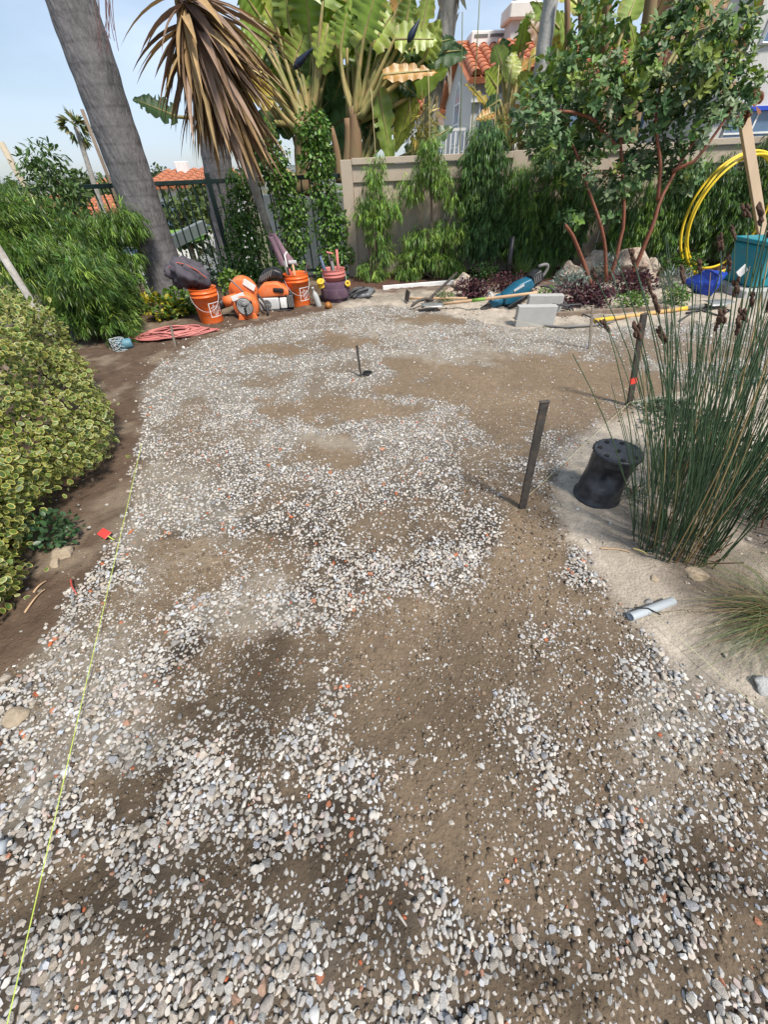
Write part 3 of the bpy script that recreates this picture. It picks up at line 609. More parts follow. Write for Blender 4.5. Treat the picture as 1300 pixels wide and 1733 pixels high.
B = [(600, 200, 616, 62, 645, -50, .26, 'g', -.1), (605, 195, 628, 78, 685, -12, .22, 'l', .0), (608, 195, 668, 66, 742, 62, .16, 'l', -.1), (598, 195, 577, 78, 588, 10, .20, 'g', .1), (600, 195, 605, 90, 612, 20, .2, 'd', .4), (610, 200, 648, 127, 742, 114, .10, 'y', -.2),
     (604, 200, 640, 150, 664, 278, .16, 'g', -.1), (606, 205, 700, 160, 670, 252, .19, 'l', .2), (606, 200, 668, 134, 706, 158, .12, 'd', .2), (600, 190, 565, 40, 545, -40, .26, 'g', .3), (604, 190, 640, 90, 660, 20, .2, 'd', .4), (602, 195, 590, 60, 605, -40, .25, 'd', .5), (606, 205, 628, 170, 640, 250, .18, 'd', .5), (600, 190, 660, 40, 705, 5, .16, 'l', .2), (596, 196, 580, 130, 560, 180, .15, 'd', .4), (604, 195, 655, 110, 690, 70, .17, 'd', .5), (600, 190, 625, 30, 650, -60, .24, 'g', .3), (604, 195, 668, 25, 700, -30, .14, 'y', .1)]
B += extra(20, 560, 720, 50, 165, 602, 200, 'ggdll', 2, .13, .22) + extra(10, 560, 690, 170, 270, 605, 300, 'ddg', 6, .14, .22)
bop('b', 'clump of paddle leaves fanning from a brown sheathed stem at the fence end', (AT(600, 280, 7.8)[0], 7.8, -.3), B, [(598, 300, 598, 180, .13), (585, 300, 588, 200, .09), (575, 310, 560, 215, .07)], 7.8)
Cc = extra(4, 815, 910, 90, 200, 857, 240, 'gly', 12, .08, .13) + [(855, 235, 842, 150, 822, 115, .15, 'l', 0), (857, 235, 862, 140, 872, 85, .16, 'l', .1), (855, 235, 846, 170, 818, 185, .11, 'd', -.1), (858, 230, 880, 150, 905, 120, .14, 'l', 0), (856, 235, 850, 110, 838, 70, .14, 'g', .3), (853, 238, 838, 190, 806, 200, .10, 'y', -.1), (857, 235, 878, 90, 892, 20, .18, 'g', .4), (858, 230, 890, 60, 915, 10, .16, 'g', .4), (858, 235, 870, 180, 888, 210, .1, 'y', 0), (856, 235, 862, 120, 850, 60, .15, 'd', .5)]
bop('c', 'smaller yellowing clump of paddle leaves before the gabled house', (AT(856, 240, 8.4)[0], 8.4, -.3), Cc, [(858, 290, 857, 175, .08), (880, 290, 876, 190, .06)], 8.4)
D_ = extra(14, 930, 1160, 40, 150, 1030, 230, 'gdlb', 9, .10, .17) + [(1040, 200, 1110, 30, 1150, -70, .2, 'b', .2), (1080, 200, 1160, 60, 1260, -60, .22, 'b', .3), (1120, 220, 1230, 120, 1300, -20, .10, 'b', .0), (1000, 200, 1005, 60, 1000, -40, .2, 'd', .3), (960, 220, 965, 90, 950, 10, .16, 'g', .3), (980, 220, 990, 90, 1030, 20, .16, 'd', .3), (1020, 200, 1060, 40, 1090, -40, .18, 'g', .4), (940, 230, 950, 120, 965, 60, .14, 'l', .2), (1010, 200, 1040, 80, 1070, 20, .15, 'd', .5), (1100, 200, 1180, 20, 1220, -60, .2, 'g', .5)]
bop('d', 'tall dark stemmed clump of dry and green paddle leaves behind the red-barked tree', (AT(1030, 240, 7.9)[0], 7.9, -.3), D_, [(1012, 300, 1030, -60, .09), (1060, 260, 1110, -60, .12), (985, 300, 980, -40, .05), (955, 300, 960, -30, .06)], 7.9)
def spathe(p, q, label):
    p, q = np.array(p), np.array(q); tag(mk('flower_spathe', tube(p + (q - p) * np.linspace(0, 1, 8)[:, None], [.012, .035, .045, .04, .032, .022, .012, .002], 8), mat('spathe', (.02, .03, .055), rough=.4), None, True), label, 'flower', 'beak-shaped flowers of the broad-leaved clumps')
spathe(AT(496, 117, 7.6), AT(530, 80, 7.5), 'dark blue beak-shaped flower among the stalks of the leftmost clump')
spathe(AT(690, 72, 7.6), AT(712, 30, 7.6), 'dark beak-shaped flower against the sky near the ragged trunk')

# ---- dead yucca: brown hanging sword leaves on twin leaning stems
ty = thing('yucca_tree', 'dry yucca with a skirt of drooping brown sword leaves on leaning stems', 'tree', G(470, 468))
yb = origin(ty); ytop = AT(312, -4, 6.0)
mk('trunk', tube(arc(yb, ytop, .10, 16, (1, 0, 0)), np.linspace(.055, .05, 16), 12), GREYBARK, ty, True)
mk('trunk', tube(arc(yb + [.07, .1, 0], AT(352, 130, 6.3), .05, 14, (1, 0, 0)), np.linspace(.06, .045, 14), 12), GREYBARK, ty, True)
yax = ytop - AT(400, 250, 6.25)
for k in range(270):
    t = rng.uniform(0, 1) ** 1.2; o_ = ytop - yax * t * .46 + rng.normal(size=3) * .03
    a = rng.uniform(0, 2 * PI); out = np.array([math.cos(a), math.sin(a) * .9, 0]); ln = rng.uniform(.75, 1.15) * (1.0 if out[0] > -.3 else .8)
    if out[0] > .55 and t < .5: ln *= 1.05
    d0 = out * rng.uniform(.30, .9) + np.array([.14, -.05, rng.uniform(-.75, .12) - t * .35]); d0 /= np.linalg.norm(d0)
    n_ = 7; pts = [o_]; d = d0.copy()
    for i in range(n_): d = d + np.array([.015, 0, -.095]); d /= np.linalg.norm(d); pts.append(pts[-1] + d * ln / n_)
    pts = np.array(pts); nrm = out + np.array([0, 0, .6]); sd_ = np.cross(d0, nrm); sd_ /= np.linalg.norm(sd_); fold = np.cross(sd_, d0)
    wd = rng.uniform(.022, .046) * np.array([.8, 1, 1.15, 1.1, .95, .7, .4, .03]); V = []
    for i in range(n_ + 1): V += [pts[i] - sd_ * wd[i], pts[i] + fold * wd[i] * -.35, pts[i] + sd_ * wd[i]]
    F = [[i * 3 + j, i * 3 + j + 1, i * 3 + j + 4, i * 3 + j + 3] for i in range(n_) for j in (0, 1)]
    base = np.array([(.30, .215, .175), (.24, .165, .135), (.36, .26, .13), (.15, .10, .075), (.33, .22, .11)][rng.integers(0, 5)]) * rng.uniform(.75, 1.15)
    tipf = np.repeat(np.linspace(0, 1, n_ + 1), 3)[:, None]; C_ = base * (1 - .25 * tipf) + np.array([.36, .20, .05]) * .28 * tipf
    mk('leaf', (np.array(V), F), mat('dry_leaf', use='attr', rough=.7, var=.25, scale=8, bump=.2, trans=.1), ty, False, C_)

# ================================================================== HEDGE (variegated) AND LEFT SHRUBS
hb = np.array([-2.46, 1.62, 0])
hedge = thing('variegated_hedge', 'rounded hedge of small cream-edged green leaves on the left', 'hedge', hb)
def hedge_surface(n):
    """points and normals on a lumpy rounded box"""
    u = rng.normal(size=(n, 3)); u /= np.linalg.norm(u, axis=1, keepdims=True); p4 = (np.abs(u) ** 3.2).sum(1) ** (-1 / 3.2)
    q = u * p4[:, None]; return q, u
def hedge_pts(n, d0=0., d1=.10):
    q, u = hedge_surface(n); y = q[:, 1]
    y = y * 1.5; P = np.stack([q[:, 0] * .80, y, q[:, 2] * .45 + .38 + .045 * y], 1)
    nse = np.array([mnoise.fractal(Vector((a * 2.6, b * 2.6, c * 2.6)), 1, 2, 3) for a, b, c in P]) * .17
    P = P + u * (nse - rng.uniform(d0, d1, n))[:, None]
    P[:, 0] += -.25 * y - .06; P[:, 0] += .06 * np.sin(y * 3 + .5)
    return P + hb, u
hv = []
P, u = hedge_pts(40000)
keep = (P[:, 0] > -3.4) & (P[:, 2] > .025) & (((CAMP - P) * u).sum(1) / np.linalg.norm(P - CAMP, axis=1) > -.3); P, u = P[keep], u[keep]; print('hedge', len(P))
Pl, ul = blob_points([(-1.74, .86, .17, .22, .26, .22), (-1.86, 1.15, .25, .25, .3, .25)], 3400, .8); kk = Pl[:, 2] > .02; P = np.concatenate([P, Pl[kk]]); u = np.concatenate([u, ul[kk]])
n = len(P); R = frames(u * .55 + rng.normal(size=(n, 3)) * .75, u + np.array([.2, -.25, .7]) + rng.normal(size=(n, 3)) * .45); s = rng.uniform(.018, .038, n) ; out_ = rng.uniform(size=n) < .05; P[out_] += u[out_] * rng.uniform(.02, .09, (out_.sum(), 1))
V, F = scatter(VAR_T, VAR_F, P, R, s); ctr = hsv_jit([(.085, .145, .03), (.11, .175, .035), (.15, .18, .04)], n); edge = hsv_jit([(.50, .46, .13), (.42, .40, .10), (.55, .52, .24), (.44, .36, .09)], n, .2)
tone = rng.uniform(size=n) < .10; edge[tone] = ctr[tone] * 1.2
Cv = np.concatenate([np.repeat(edge[:, None], 16, 1), np.repeat(ctr[:, None], 8, 1)], 1).reshape(-1, 3)
dist = np.linalg.norm(P - CAMP, axis=1); facing = ((CAMP - P) * u).sum(1) / dist
dp = (P - CAMP) @ _F; pxx = (P - CAMP) @ _R / dp * FPX + 650; pyy = 866.5 - (P - CAMP) @ _U / dp * FPX
sc_ = np.where((facing > .35) & (pxx > 8) & (pyy < 1100), s / dist, 0); bigl = np.argsort(-sc_)[:300]; isb = np.zeros(n, bool); isb[bigl] = True
keepv = np.repeat(~isb, 24); idx = np.cumsum(keepv) - 1; Fk = F[np.repeat(~isb, len(VAR_F))]
stuff('foliage', (V[keepv], idx[Fk], Cv[keepv]), LEAF, hedge)
lm = []
for k in range(6):
    ce = edge[bigl[k * 7]]; cc = ctr[bigl[k * 7]]; lm.append(make_mesh('leaf', VAR_T, VAR_F, LEAF, False, np.concatenate([np.tile(ce, (16, 1)), np.tile(cc, (8, 1))])))
for j, k in enumerate(bigl):
    o = put('leaf', lm[j % 6], hedge, P[k]); o.rotation_euler = Matrix([list(map(float, r)) for r in R[k]]).to_euler(); o.scale = (s[k],) * 3
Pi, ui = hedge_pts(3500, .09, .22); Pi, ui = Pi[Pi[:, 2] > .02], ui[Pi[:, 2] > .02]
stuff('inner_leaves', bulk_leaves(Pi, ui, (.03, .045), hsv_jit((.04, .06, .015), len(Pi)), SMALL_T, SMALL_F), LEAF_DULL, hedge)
for k in range(14):
    a = hb + [rng.uniform(-.5, .45), rng.uniform(-1, 1), 0]; a[0] -= .24 * (a[1] - hb[1]); mk('stem', tube(wob(a + np.array([rng.uniform(-.1, .1), rng.uniform(-.1, .1), .55]) * np.linspace(0, 1, 6)[:, None], .03, 4, k), np.linspace(.012, .005, 6), 6), BARK, hedge)
# darker low plant under the hedge's near end
P, u = blob_points([(-1.60, 1.26, .08, .10, .12, .09)], 240, .3)
t = thing('groundcover_plant', 'dark green round-leaved plant tucked under the hedge', 'plant', (-1.60, 1.26, 0)); stuff('foliage', bulk_leaves(P, u, (.022, .034), hsv_jit((.05, .105, .04), len(P))), LEAF, t)

FERN = [(.10, .18, .028), (.13, .21, .035), (.07, .14, .03)]
def weeping_shrub(label, base, blobs, n, nleaf=11, length=(.07, .11), cols=FERN, group=None, hang=.9, shell=.35, stems=None, lo=.6, hi=1.3, bright=.06):
    t = thing('weeping_shrub', label, 'shrub', base, group)
    n = int(n * 1.7); P, d = blob_points(blobs, n, shell); c = hsv_jit(cols, n, .2, lo, hi); br = rng.uniform(size=n) < bright; c[br] = c[br] * 1.5 + [.04, .04, 0]
    stuff('foliage', sprigs(P, d, nleaf, length, c, hang), LEAF, t)
    for b in blobs[:stems] if stems else blobs:
        e = np.array(b[:3]); s0 = np.array(base, float) + [rng.uniform(-.04, .04), rng.uniform(-.04, .04), 0]
        mk('branch', tube(wob(arc(s0, e + [0, 0, b[5] * .5], .05, 9, (rng.uniform(-1, 1), 0, .3)), .03, 2, int(e[0] * 10)), np.linspace(.016, .005, 9), 6), BARK, t)
    return t
gl = 'weeping shrubs massed on the left'
def lsh(label, spec, n, **k):
    blobs = [(*AT(x, y, Y), rx, ry, rz) for x, y, Y, rx, ry, rz in spec]; b = np.mean([q[:2] for q in blobs], 0)
    return weeping_shrub(label, (b[0], b[1], -.02), blobs, n, group=gl, stems=6, **k)
BRT = [(.11, .19, .03), (.085, .16, .028), (.18, .25, .045), (.055, .115, .025), (.07, .14, .03)]
def clumps(x0, x1, ytop, ybot, Y0, Y1, n, r0, r1):
    out = []
    for k in range(n):
        x = rng.uniform(x0, x1); t_ = (x - x0) / (x1 - x0); yt = np.interp(t_, np.linspace(0, 1, len(ytop)), ytop); yb_ = np.interp(t_, np.linspace(0, 1, len(ybot)), ybot); f_ = rng.uniform(0, 1); y = yt + (yb_ - yt) * f_; r_ = rng.uniform(r0, r1)
        out.append((x, y, Y1 + (Y0 - Y1) * f_ + rng.uniform(-.15, .15), r_, r_, r_ * rng.uniform(.6, .9)))
    return out
lsh('bright feathery shrub beside the hedge, lowest by the cord pile', clumps(80, 205, (440, 445, 480), (520, 540, 560), 4.3, 5.2, 22, .10, .22), 900, nleaf=13, length=(.06, .11), cols=BRT, lo=.4, hi=1.6, hang=.45)
lsh('feathery shrub crowding against the left side of the grey palm', clumps(150, 222, (380, 340, 345), (500, 510, 530), 5.3, 6.1, 24, .09, .20), 800, length=(.07, .12), cols=FERN + BRT[:2], lo=.45, hi=1.5)
lsh('broad light green feathery shrub at the left edge', clumps(-60, 150, (330, 325, 370, 400), (450, 470, 480, 490), 4.2, 5.6, 40, .12, .30), 1500, nleaf=13, length=(.06, .11), cols=BRT, lo=.4, hi=1.6, hang=.45)
# taller leafy tree behind them
t = thing('leafy_tree', 'open leafy tree top standing above the left shrubs', 'tree', (*AT(85, 300, 6.6)[:2], -.05))
bl = [(*AT(x, y, 6.6), a, .3, c) for x, y, a, c in ((75, 268, .22, .2), (95, 300, .26, .2), (60, 310, .3, .2), (120, 330, .2, .2), (50, 275, .14, .12), (30, 340, .3, .2), (120, 360, .3, .25))]
P, d = blob_points(bl, 1500, .2); stuff('crown', bulk_leaves(P, d, (.05, .10), hsv_jit([(.07, .13, .03), (.10, .16, .04)], 1500, .2, .6, 1.3), droop=.6, sx=np.full(1500, .5)), LEAF, t)
for b in bl: mk('branch', tube(wob(arc((*origin(t)[:2], 0), b[:3], .08, 9, (1, 0, 0)), .04, 2, 3), np.linspace(.025, .006, 9), 6), BARK, t)
# yellow-green low plants at the palm's foot
for k, (x, y, c, lab) in enumerate([(272, 535, (.38, .33, .03), 'small yellow flowering plant left of the orange bucket'), (305, 525, (.13, .22, .03), 'bright green leafy plant behind the orange bucket'), (398, 500, (.15, .23, .035), 'yellow-green shrub behind the orange blower')]):
    p = G(x, y + 12); t = thing('low_shrub', lab, 'shrub', (*p[:2], 0)); P, d = blob_points([(p[0], p[1] + .1, .16 + .05 * (k == 2), .18, .15, .16), (p[0] + .14, p[1] + .15, .12, .15, .15, .13)], 420, .3)
    stuff('foliage', bulk_leaves(P, d, (.04, .07), hsv_jit([c, (.08, .15, .025)], 420, .3)), LEAF, t)

# ---- vines climbing the railing
VINE = [(.09, .19, .035), (.12, .23, .04), (.06, .14, .03), (.18, .29, .06)]
def vine(label, spec, n, Y=7.0):
    bl = [(*AT(x, y, Y), a * 1.6, .16, c * 1.25) for x, y, a, c in spec]; b = bl[-1]; n = int(n * 1.6)
    t = thing('climbing_vine', label, 'vine', (b[0], Y, 0), 'vines climbing the iron railing')
    P, d = blob_points(bl, n, .25); d[:, 1] = -abs(d[:, 1]) * .7; dd = d + np.array([0, 0, -.5])
    stuff('foliage', bulk_leaves(P, dd, (.035, .062), hsv_jit(VINE, n, .2, .6, 1.35), spread=.6, droop=.3), LEAF, t)
    top = np.array(bl[0][:3])
    for k in range(3): mk('stem', tube(wob(arc((b[0] + .05 * k, Y, 0), top + [.06 * k - .05, 0, 0], .05, 14, (1, 0, 0)), .05, 2, k), np.linspace(.014, .006, 14), 6), BARK, t)
vine('wide vine thicket hanging right of the shaded palm trunk', [(410, 310, .14, .16), (405, 360, .18, .2), (420, 400, .24, .2), (415, 440, .28, .2), (400, 470, .26, .16), (430, 470, .24, .16)], 2600)
vine('narrow vine column left of the towel, top bending toward the dry yucca', [(440, 230, .14, .14), (455, 265, .18, .16), (470, 300, .16, .16), (490, 350, .18, .2), (500, 400, .16, .2), (490, 450, .17, .2)], 2400, 6.95)
vine('tall vine column next to the tan fence post', [(530, 222, .15, .18), (535, 270, .16, .18), (550, 330, .15, .2), (560, 380, .18, .2), (568, 430, .18, .2), (560, 465, .16, .14)], 2600, 6.92)

# ================================================================== SHRUBS ALONG THE BOARD FENCE
gf = 'weeping shrubs along the board fence'
def fsh(label, base, spec, n, Y=6.72, **k):
    n = int(n * 1.2); blobs = [(*AT(x, y, Y), rx * 1.22, .2, rz * 1.2) for x, y, rx, rz in spec]
    return weeping_shrub(label, (AT(base[0], base[1], Y)[0], Y, 0), blobs, n, group=gf, **k)
FG = [(.16, .28, .045), (.11, .21, .04), (.21, .32, .06)]; FD = [(.085, .165, .05), (.11, .20, .05), (.065, .135, .045)]
fsh('thin weeping shrub at the fence end post beside the bucket with pockets', (630, 470), [(636, 290, .09, .12), (630, 335, .16, .12), (660, 345, .12, .1), (618, 360, .14, .08), (645, 365, .12, .08), (640, 395, .14, .07), (650, 425, .12, .08), (632, 455, .17, .12)], 300, cols=FG, lo=.5)
fsh('bushy weeping shrub left of centre with a low leafy skirt', (738, 470), [(730, 250, .08, .10), (728, 285, .16, .10), (745, 300, .12, .12), (700, 315, .12, .10), (775, 330, .14, .1), (720, 395, .26, .08), (760, 385, .22, .1), (710, 425, .22, .12), (745, 435, .26, .12), (690, 455, .14, .1), (765, 450, .14, .1)], 560, cols=FG, lo=.45)
fsh('tallest dark weeping shrub in front of the second fence post', (820, 470), [(825, 235, .18, .16), (820, 275, .26, .2), (822, 320, .28, .2), (825, 365, .28, .2), (818, 405, .26, .16), (850, 385, .2, .16)], 760, cols=FD, nleaf=13, lo=.5, hi=1.5)
fsh('weeping shrub behind the black riser pipe, between two fence posts', (885, 465), [(880, 300, .14, .12), (890, 345, .22, .16), (905, 380, .24, .18), (880, 410, .22, .14), (915, 420, .22, .1)], 460, cols=FG + FD)
fsh('dark weeping shrub behind the left stem of the red-barked tree', (960, 450), [(950, 260, .28, .2), (955, 320, .34, .22), (965, 370, .34, .2), (950, 410, .3, .14), (995, 330, .3, .2)], 640, cols=FD + FG[:1], nleaf=12)
fsh('weeping shrub behind the middle of the red-barked tree', (1075, 440), [(1070, 330, .35, .25), (1080, 380, .35, .2), (1060, 410, .3, .12), (1120, 350, .3, .25), (1125, 400, .25, .14)], 560, cols=FG + FD, nleaf=12)
fsh('big dark weeping shrub inside the yellow hose coil', (1235, 430), [(1230, 340, .42, .3), (1240, 390, .45, .22), (1290, 300, .3, .3), (1200, 300, .3, .22), (1300, 380, .3, .3), (1180, 360, .25, .25), (1160, 310, .25, .2)], 1150, cols=FD + FG[:1], nleaf=13, lo=.5)
fsh('pale feathery shrub at the right edge above the teal box', (1330, 430), [(1320, 270, .35, .3), (1340, 340, .35, .35)], 380, cols=[(.16, .19, .10), (.10, .14, .05)], nleaf=12)

# ================================================================== RED-BARKED TREE (multi-stemmed)
AY = 5.75
tb = G(1030, 485); arb = thing('red_barked_tree', 'multi-stemmed tree with red-brown trunks and glossy dark leaf rosettes', 'tree', tb)
def limb(pix, r0, r1, Ys):
    P = np.array([AT(x, y, Yv) for (x, y), Yv in zip(pix, Ys)]); t = np.linspace(0, 1, 14); k = np.linspace(0, 1, len(P)); Q = np.stack([np.interp(t, k, P[:, i]) for i in range(3)], 1)
    return mk('trunk', tube(wob(Q, .03, 2.5, int(pix[0][0])), np.linspace(r0, r1, 14), 9), REDBARK, arb, True)
YB = tb[1]
limb([(1003, 487), (988, 440), (968, 400), (955, 380)], .027, .016, [YB - .1, YB - .1, YB - .15, YB - .2])
limb([(1028, 478), (1024, 430), (1018, 380), (1000, 320), (970, 250), (950, 180)], .024, .010, [YB] * 3 + [YB + .1, YB + .2, YB + .2])
limb([(1030, 475), (1045, 430), (1058, 380), (1055, 310), (1050, 220), (1060, 100)], .027, .010, [YB, YB, YB + .05, YB + .1, YB + .15, YB + .2])
limb([(1058, 488), (1085, 430), (1105, 380), (1115, 340), (1140, 290), (1175, 240), (1210, 200)], .030, .010, [YB - .15] * 3 + [YB - .1, YB, YB + .1, YB + .1])
limb([(1115, 340), (1120, 280), (1110, 200), (1120, 120), (1130, 50)], .021, .007, [YB - .1, YB, YB, YB + .1, YB + .1])
limb([(1140, 290), (1180, 270), (1230, 200), (1255, 160)], .022, .008, [YB, YB - .1, YB - .1, YB])
limb([(1050, 250), (1000, 200), (940, 190), (900, 190)], .02, .008, [YB + .15, YB + .1, YB, YB])
cb = [(930, 250, .30, .22), (905, 190, .24, .22), (960, 190, .3, .3), (950, 120, .18, .2), (1010, 230, .32, .28), (1020, 150, .34, .3), (1070, 190, .34, .3), (1090, 120, .28, .24), (1130, 60, .30, .26), (1130, 170, .36, .3), (1180, 130, .30, .3), (1230, 120, .28, .26), (1200, 70, .3, .25), (1190, 210, .3, .24), (1230, 180, .26, .2), (1100, 260, .34, .22), (1060, 290, .28, .16), (1030, 330, .18, .14), (1140, 280, .24, .18), (1165, 310, .14, .12), (980, 290, .2, .14), (1265, 150, .16, .16), (1170, 20, .2, .2), (1015, 365, .16, .09), (965, 370, .15, .11), (1245, 60, .2, .22)]
cbl = [(*AT(x, y, AY + rng.uniform(-.1, .35)), a, .34, c) for x, y, a, c in cb]
NR = 900; P, d = blob_points(cbl, NR, .25)
def rosettes(P, d, nl, size, cols, tilt=.5):
    n = len(P); dd = np.repeat(d * .6 + np.array([0, -.25, .75]), nl, 0); a = np.tile(np.arange(nl) * 2.4, n) + np.repeat(rng.uniform(0, 6, n), nl)
    ax_ = dd / np.linalg.norm(dd, axis=1, keepdims=True); u_ = np.cross(ax_, [.3, .8, .1]); u_ /= np.linalg.norm(u_, axis=1, keepdims=True); v_ = np.cross(ax_, u_)
    el = np.tile(np.linspace(-.25, .9, nl), n); ld = (u_ * np.cos(a)[:, None] + v_ * np.sin(a)[:, None]) * np.cos(el)[:, None] + ax_ * np.sin(el)[:, None] + rng.normal(size=(n * nl, 3)) * .15
    R_ = frames(ld, ax_ + rng.normal(size=ax_.shape) * .2); s_ = rng.uniform(size[0], size[1], n * nl)
    V, F = scatter(BROAD_T, BROAD_F, np.repeat(P, nl, 0) + ax_ * rng.uniform(-.03, .03, (n * nl, 1)), R_, s_, np.full(n * nl, .68))
    return V, F, np.repeat(np.repeat(cols, nl, 0) * rng.uniform(.8, 1.2, (n * nl, 1)), len(BROAD_T), 0)
c = hsv_jit([(.085, .16, .05), (.12, .195, .07), (.065, .125, .045), (.16, .21, .11)], NR, .2)
hi_ = P[:, 2] > np.percentile(P[:, 2], 55); new = (rng.uniform(size=NR) < np.where(hi_, .45, .08)); c[new] = hsv_jit([(.17, .25, .04), (.22, .28, .05), (.13, .21, .04)], int(new.sum()))
stuff('crown', rosettes(P, d, 9, (.055, .10), c), mat('glossy_leaf', use='attr', rough=.5, var=.1, bump=0, trans=.15, spec=.35), arb)
npk = [AT(965, 372, YB - .2), AT(1003, 290, YB - .1), AT(1035, 285, YB - .1), AT(1230, 215, YB - .1), AT(985, 175, YB), AT(960, 365, YB - .25)]
fp = np.concatenate([p + rng.normal(size=(50, 3)) * [.05, .05, .06] for p in [AT(1030, 200, 5.5), AT(995, 280, 5.5), AT(1035, 290, 5.5), AT(1240, 205, 5.5), AT(1225, 100, 5.5), AT(1010, 120, 5.6)]])
stuff('flowers', bulk_leaves(fp, np.tile([0, 0, -1.0], (len(fp), 1)), (.012, .02), hsv_jit([(.55, .25, .20), (.50, .32, .22)], len(fp)), SMALL_T, SMALL_F), LEAF, arb)
# ---- climbing young foliage above the fence, right of the house
for x, y, w_, lab in ((925, 215, .45, 'leafy bush showing above the fence behind the slim grey trunk'), (1000, 120, .4, 'yellow-green bush high behind the red-barked tree crown')):
    p = AT(x, y, 7.5); t = thing('leafy_shrub', lab, 'shrub', (p[0], 7.5, -.05)); P, d = blob_points([(p[0], 7.5, p[2], w_, .3, .4), (p[0] + .3, 7.6, p[2] - .4, w_, .3, .4), (p[0] - .1, 7.5, p[2] + .4, w_ * .7, .3, .3)], 700, .2)
    stuff('foliage', bulk_leaves(P, d, (.06, .11), hsv_jit([(.10, .17, .03), (.06, .12, .03), (.16, .20, .05)], 700)), LEAF, t); mk('stem', tube(arc((p[0], 7.5, -.05), p, .08, 9, (1, 0, 0)), np.linspace(.03, .01, 9), 7), BARK, t)
# thin bamboo canes and wispy cane plants by the house
for k, (x0, y0, x1, y1, lab) in enumerate([(735, 260, 725, 120, 'thin pale cane standing left of the balcony'), (842, 225, 845, 110, 'thin pale cane before the house side wall'), (940, 240, 960, 80, 'thin pale cane right of the slim grey trunk'), (637, 255, 628, 150, 'thin pale cane beside the hanging paddle leaf'), (800, 250, 812, 0, 'thin green cane rising past the red tile roof'), (790, 240, 783, 20, 'thin green cane crossing the gable')]):
    a, b = AT(x0, y0, 7.6), AT(x1, y1, 7.6); a[2] = -.1; tag(mk('cane', tube(arc(a, b, .02, 10, (1, 0, 0)), np.linspace(.011, .006, 10), 6), mat('cane', (.42, .34, .18), var=.3) if k < 4 else mat('green_cane', (.16, .18, .07), var=.3), None, True, base=a), lab, 'cane', 'thin canes behind the fence')
for x, y, lab in ((715, 215, 'yellowing cane-leaved plant left of the balcony'), (870, 225, 'yellowing cane-leaved plant below the smaller clump'), (930, 195, 'yellow reedy plant against the pale house wall')):
    p = AT(x, y, 7.9); t = thing('cane_plant', lab, 'plant', (p[0], 7.9, -.2)); P, d = blob_points([(p[0], 7.9, p[2], .22, .2, .35), (p[0], 7.9, p[2] - .5, .2, .2, .4)], 420, .1)
    stuff('foliage', bulk_leaves(P, d, (.12, .22), hsv_jit([(.36, .27, .06), (.28, .25, .06), (.14, .17, .04)], 420), NARROW_T, NARROW_F, droop=.3, spread=.7), LEAF, t)
    for q in range(5): mk('stem', tube(arc((p[0] + .05 * q - .1, 7.9, -.2), (p[0] + .1 * q - .2, 7.9, p[2] + .3), .04, 8, (1, 0, 0)), .008, 5), STALK, t)

# ================================================================== BED: boulders, ground covers, edging
ROCK = mat('sandstone', (.52, .43, .34), rough=.92, var=.35, scale=5, bump=1.0, bscale=14, bdist=.08, col2=(.34, .22, .16), dirt=.5, dirtcol=(.6, .55, .48))
def boulder(x, y, size, seed, lab):
    p = G(x, y); V, F = cutstone(4, seed, 16, .03); V = V * (1 + .10 * nz1(V, 2.6, seed, 5))[:, None] * np.array(size); V = V @ rotz(seed).T; V += (0.05 * nz1(V, 4, seed, 4))[:, None] * V / (np.linalg.norm(V, axis=1, keepdims=True) + .01) * .8
    tag(mk('boulder', (V + p + [0, size[1] * .5, size[2] * .45], F), ROCK, None, True), lab, 'rock', 'boulders in the planting bed')
boulder(962, 478, (.30, .22, .20), 31, 'low pale boulder left of the red trunks'); boulder(1010, 470, (.28, .26, .27), 32, 'reddish boulder behind the left trunks'); boulder(1068, 470, (.40, .26, .26), 34, 'largest tan boulder behind the red trunks')
boulder(1100, 470, (.22, .2, .22), 35, 'small pointed boulder at the right end of the rock pile'); boulder(780, 492, (.22, .16, .16), 36, 'pinkish white rock at the end of the white edging'); boulder(812, 504, (.12, .10, .08), 37, 'small rock half hidden by purple ground cover'); boulder(760, 500, (.12, .1, .08), 39, 'flat pale stone below the pinkish rock')
def cover(label, x, y, rx, ry, rz, n, cols, size=(.03, .05), T=BROAD_T, F=BROAD_F, cat='plant', name='groundcover_plant', droop=0., sx=None, m=None):
    p = G(x, y); t = thing(name, label, cat, (*p[:2], 0)); P, d = blob_points([(p[0], p[1] + ry * .6, rz * .55, rx, ry, rz * .6), (p[0] + rx * .4, p[1] + ry * .5, rz * .4, rx * .7, ry, rz * .5)], n, .2); P[:, 2] = np.maximum(P[:, 2], .01)
    stuff('foliage', bulk_leaves(P, d + [0, 0, .4], size, hsv_jit(cols, n, .3, .6, 1.35), T, F, droop=droop, sx=None if sx is None else np.full(n, sx)), m or LEAF, t)
    for k in range(4): mk('stem', tube(arc((p[0], p[1] + ry * .5, 0), (p[0] + rng.uniform(-rx, rx) * .7, p[1] + ry * .6, rz * .8), .02, 5), .005, 5), BARK, t)
PURP = [(.055, .022, .030), (.085, .03, .04), (.035, .018, .022), (.12, .045, .05)]
cover('purple-leaved ground cover beside the pinkish rock', 798, 508, .22, .18, .20, 900, PURP, (.025, .045))
cover('purple-leaved ground cover behind the teal power tool', 865, 498, .38, .22, .20, 1100, PURP, (.025, .045))
cover('purple-leaved ground cover under the left red trunk', 990, 522, .36, .24, .22, 1400, PURP, (.025, .045))
cover('purple-leaved ground cover under the right red trunk', 1070, 505, .30, .24, .26, 1100, PURP, (.025, .045))
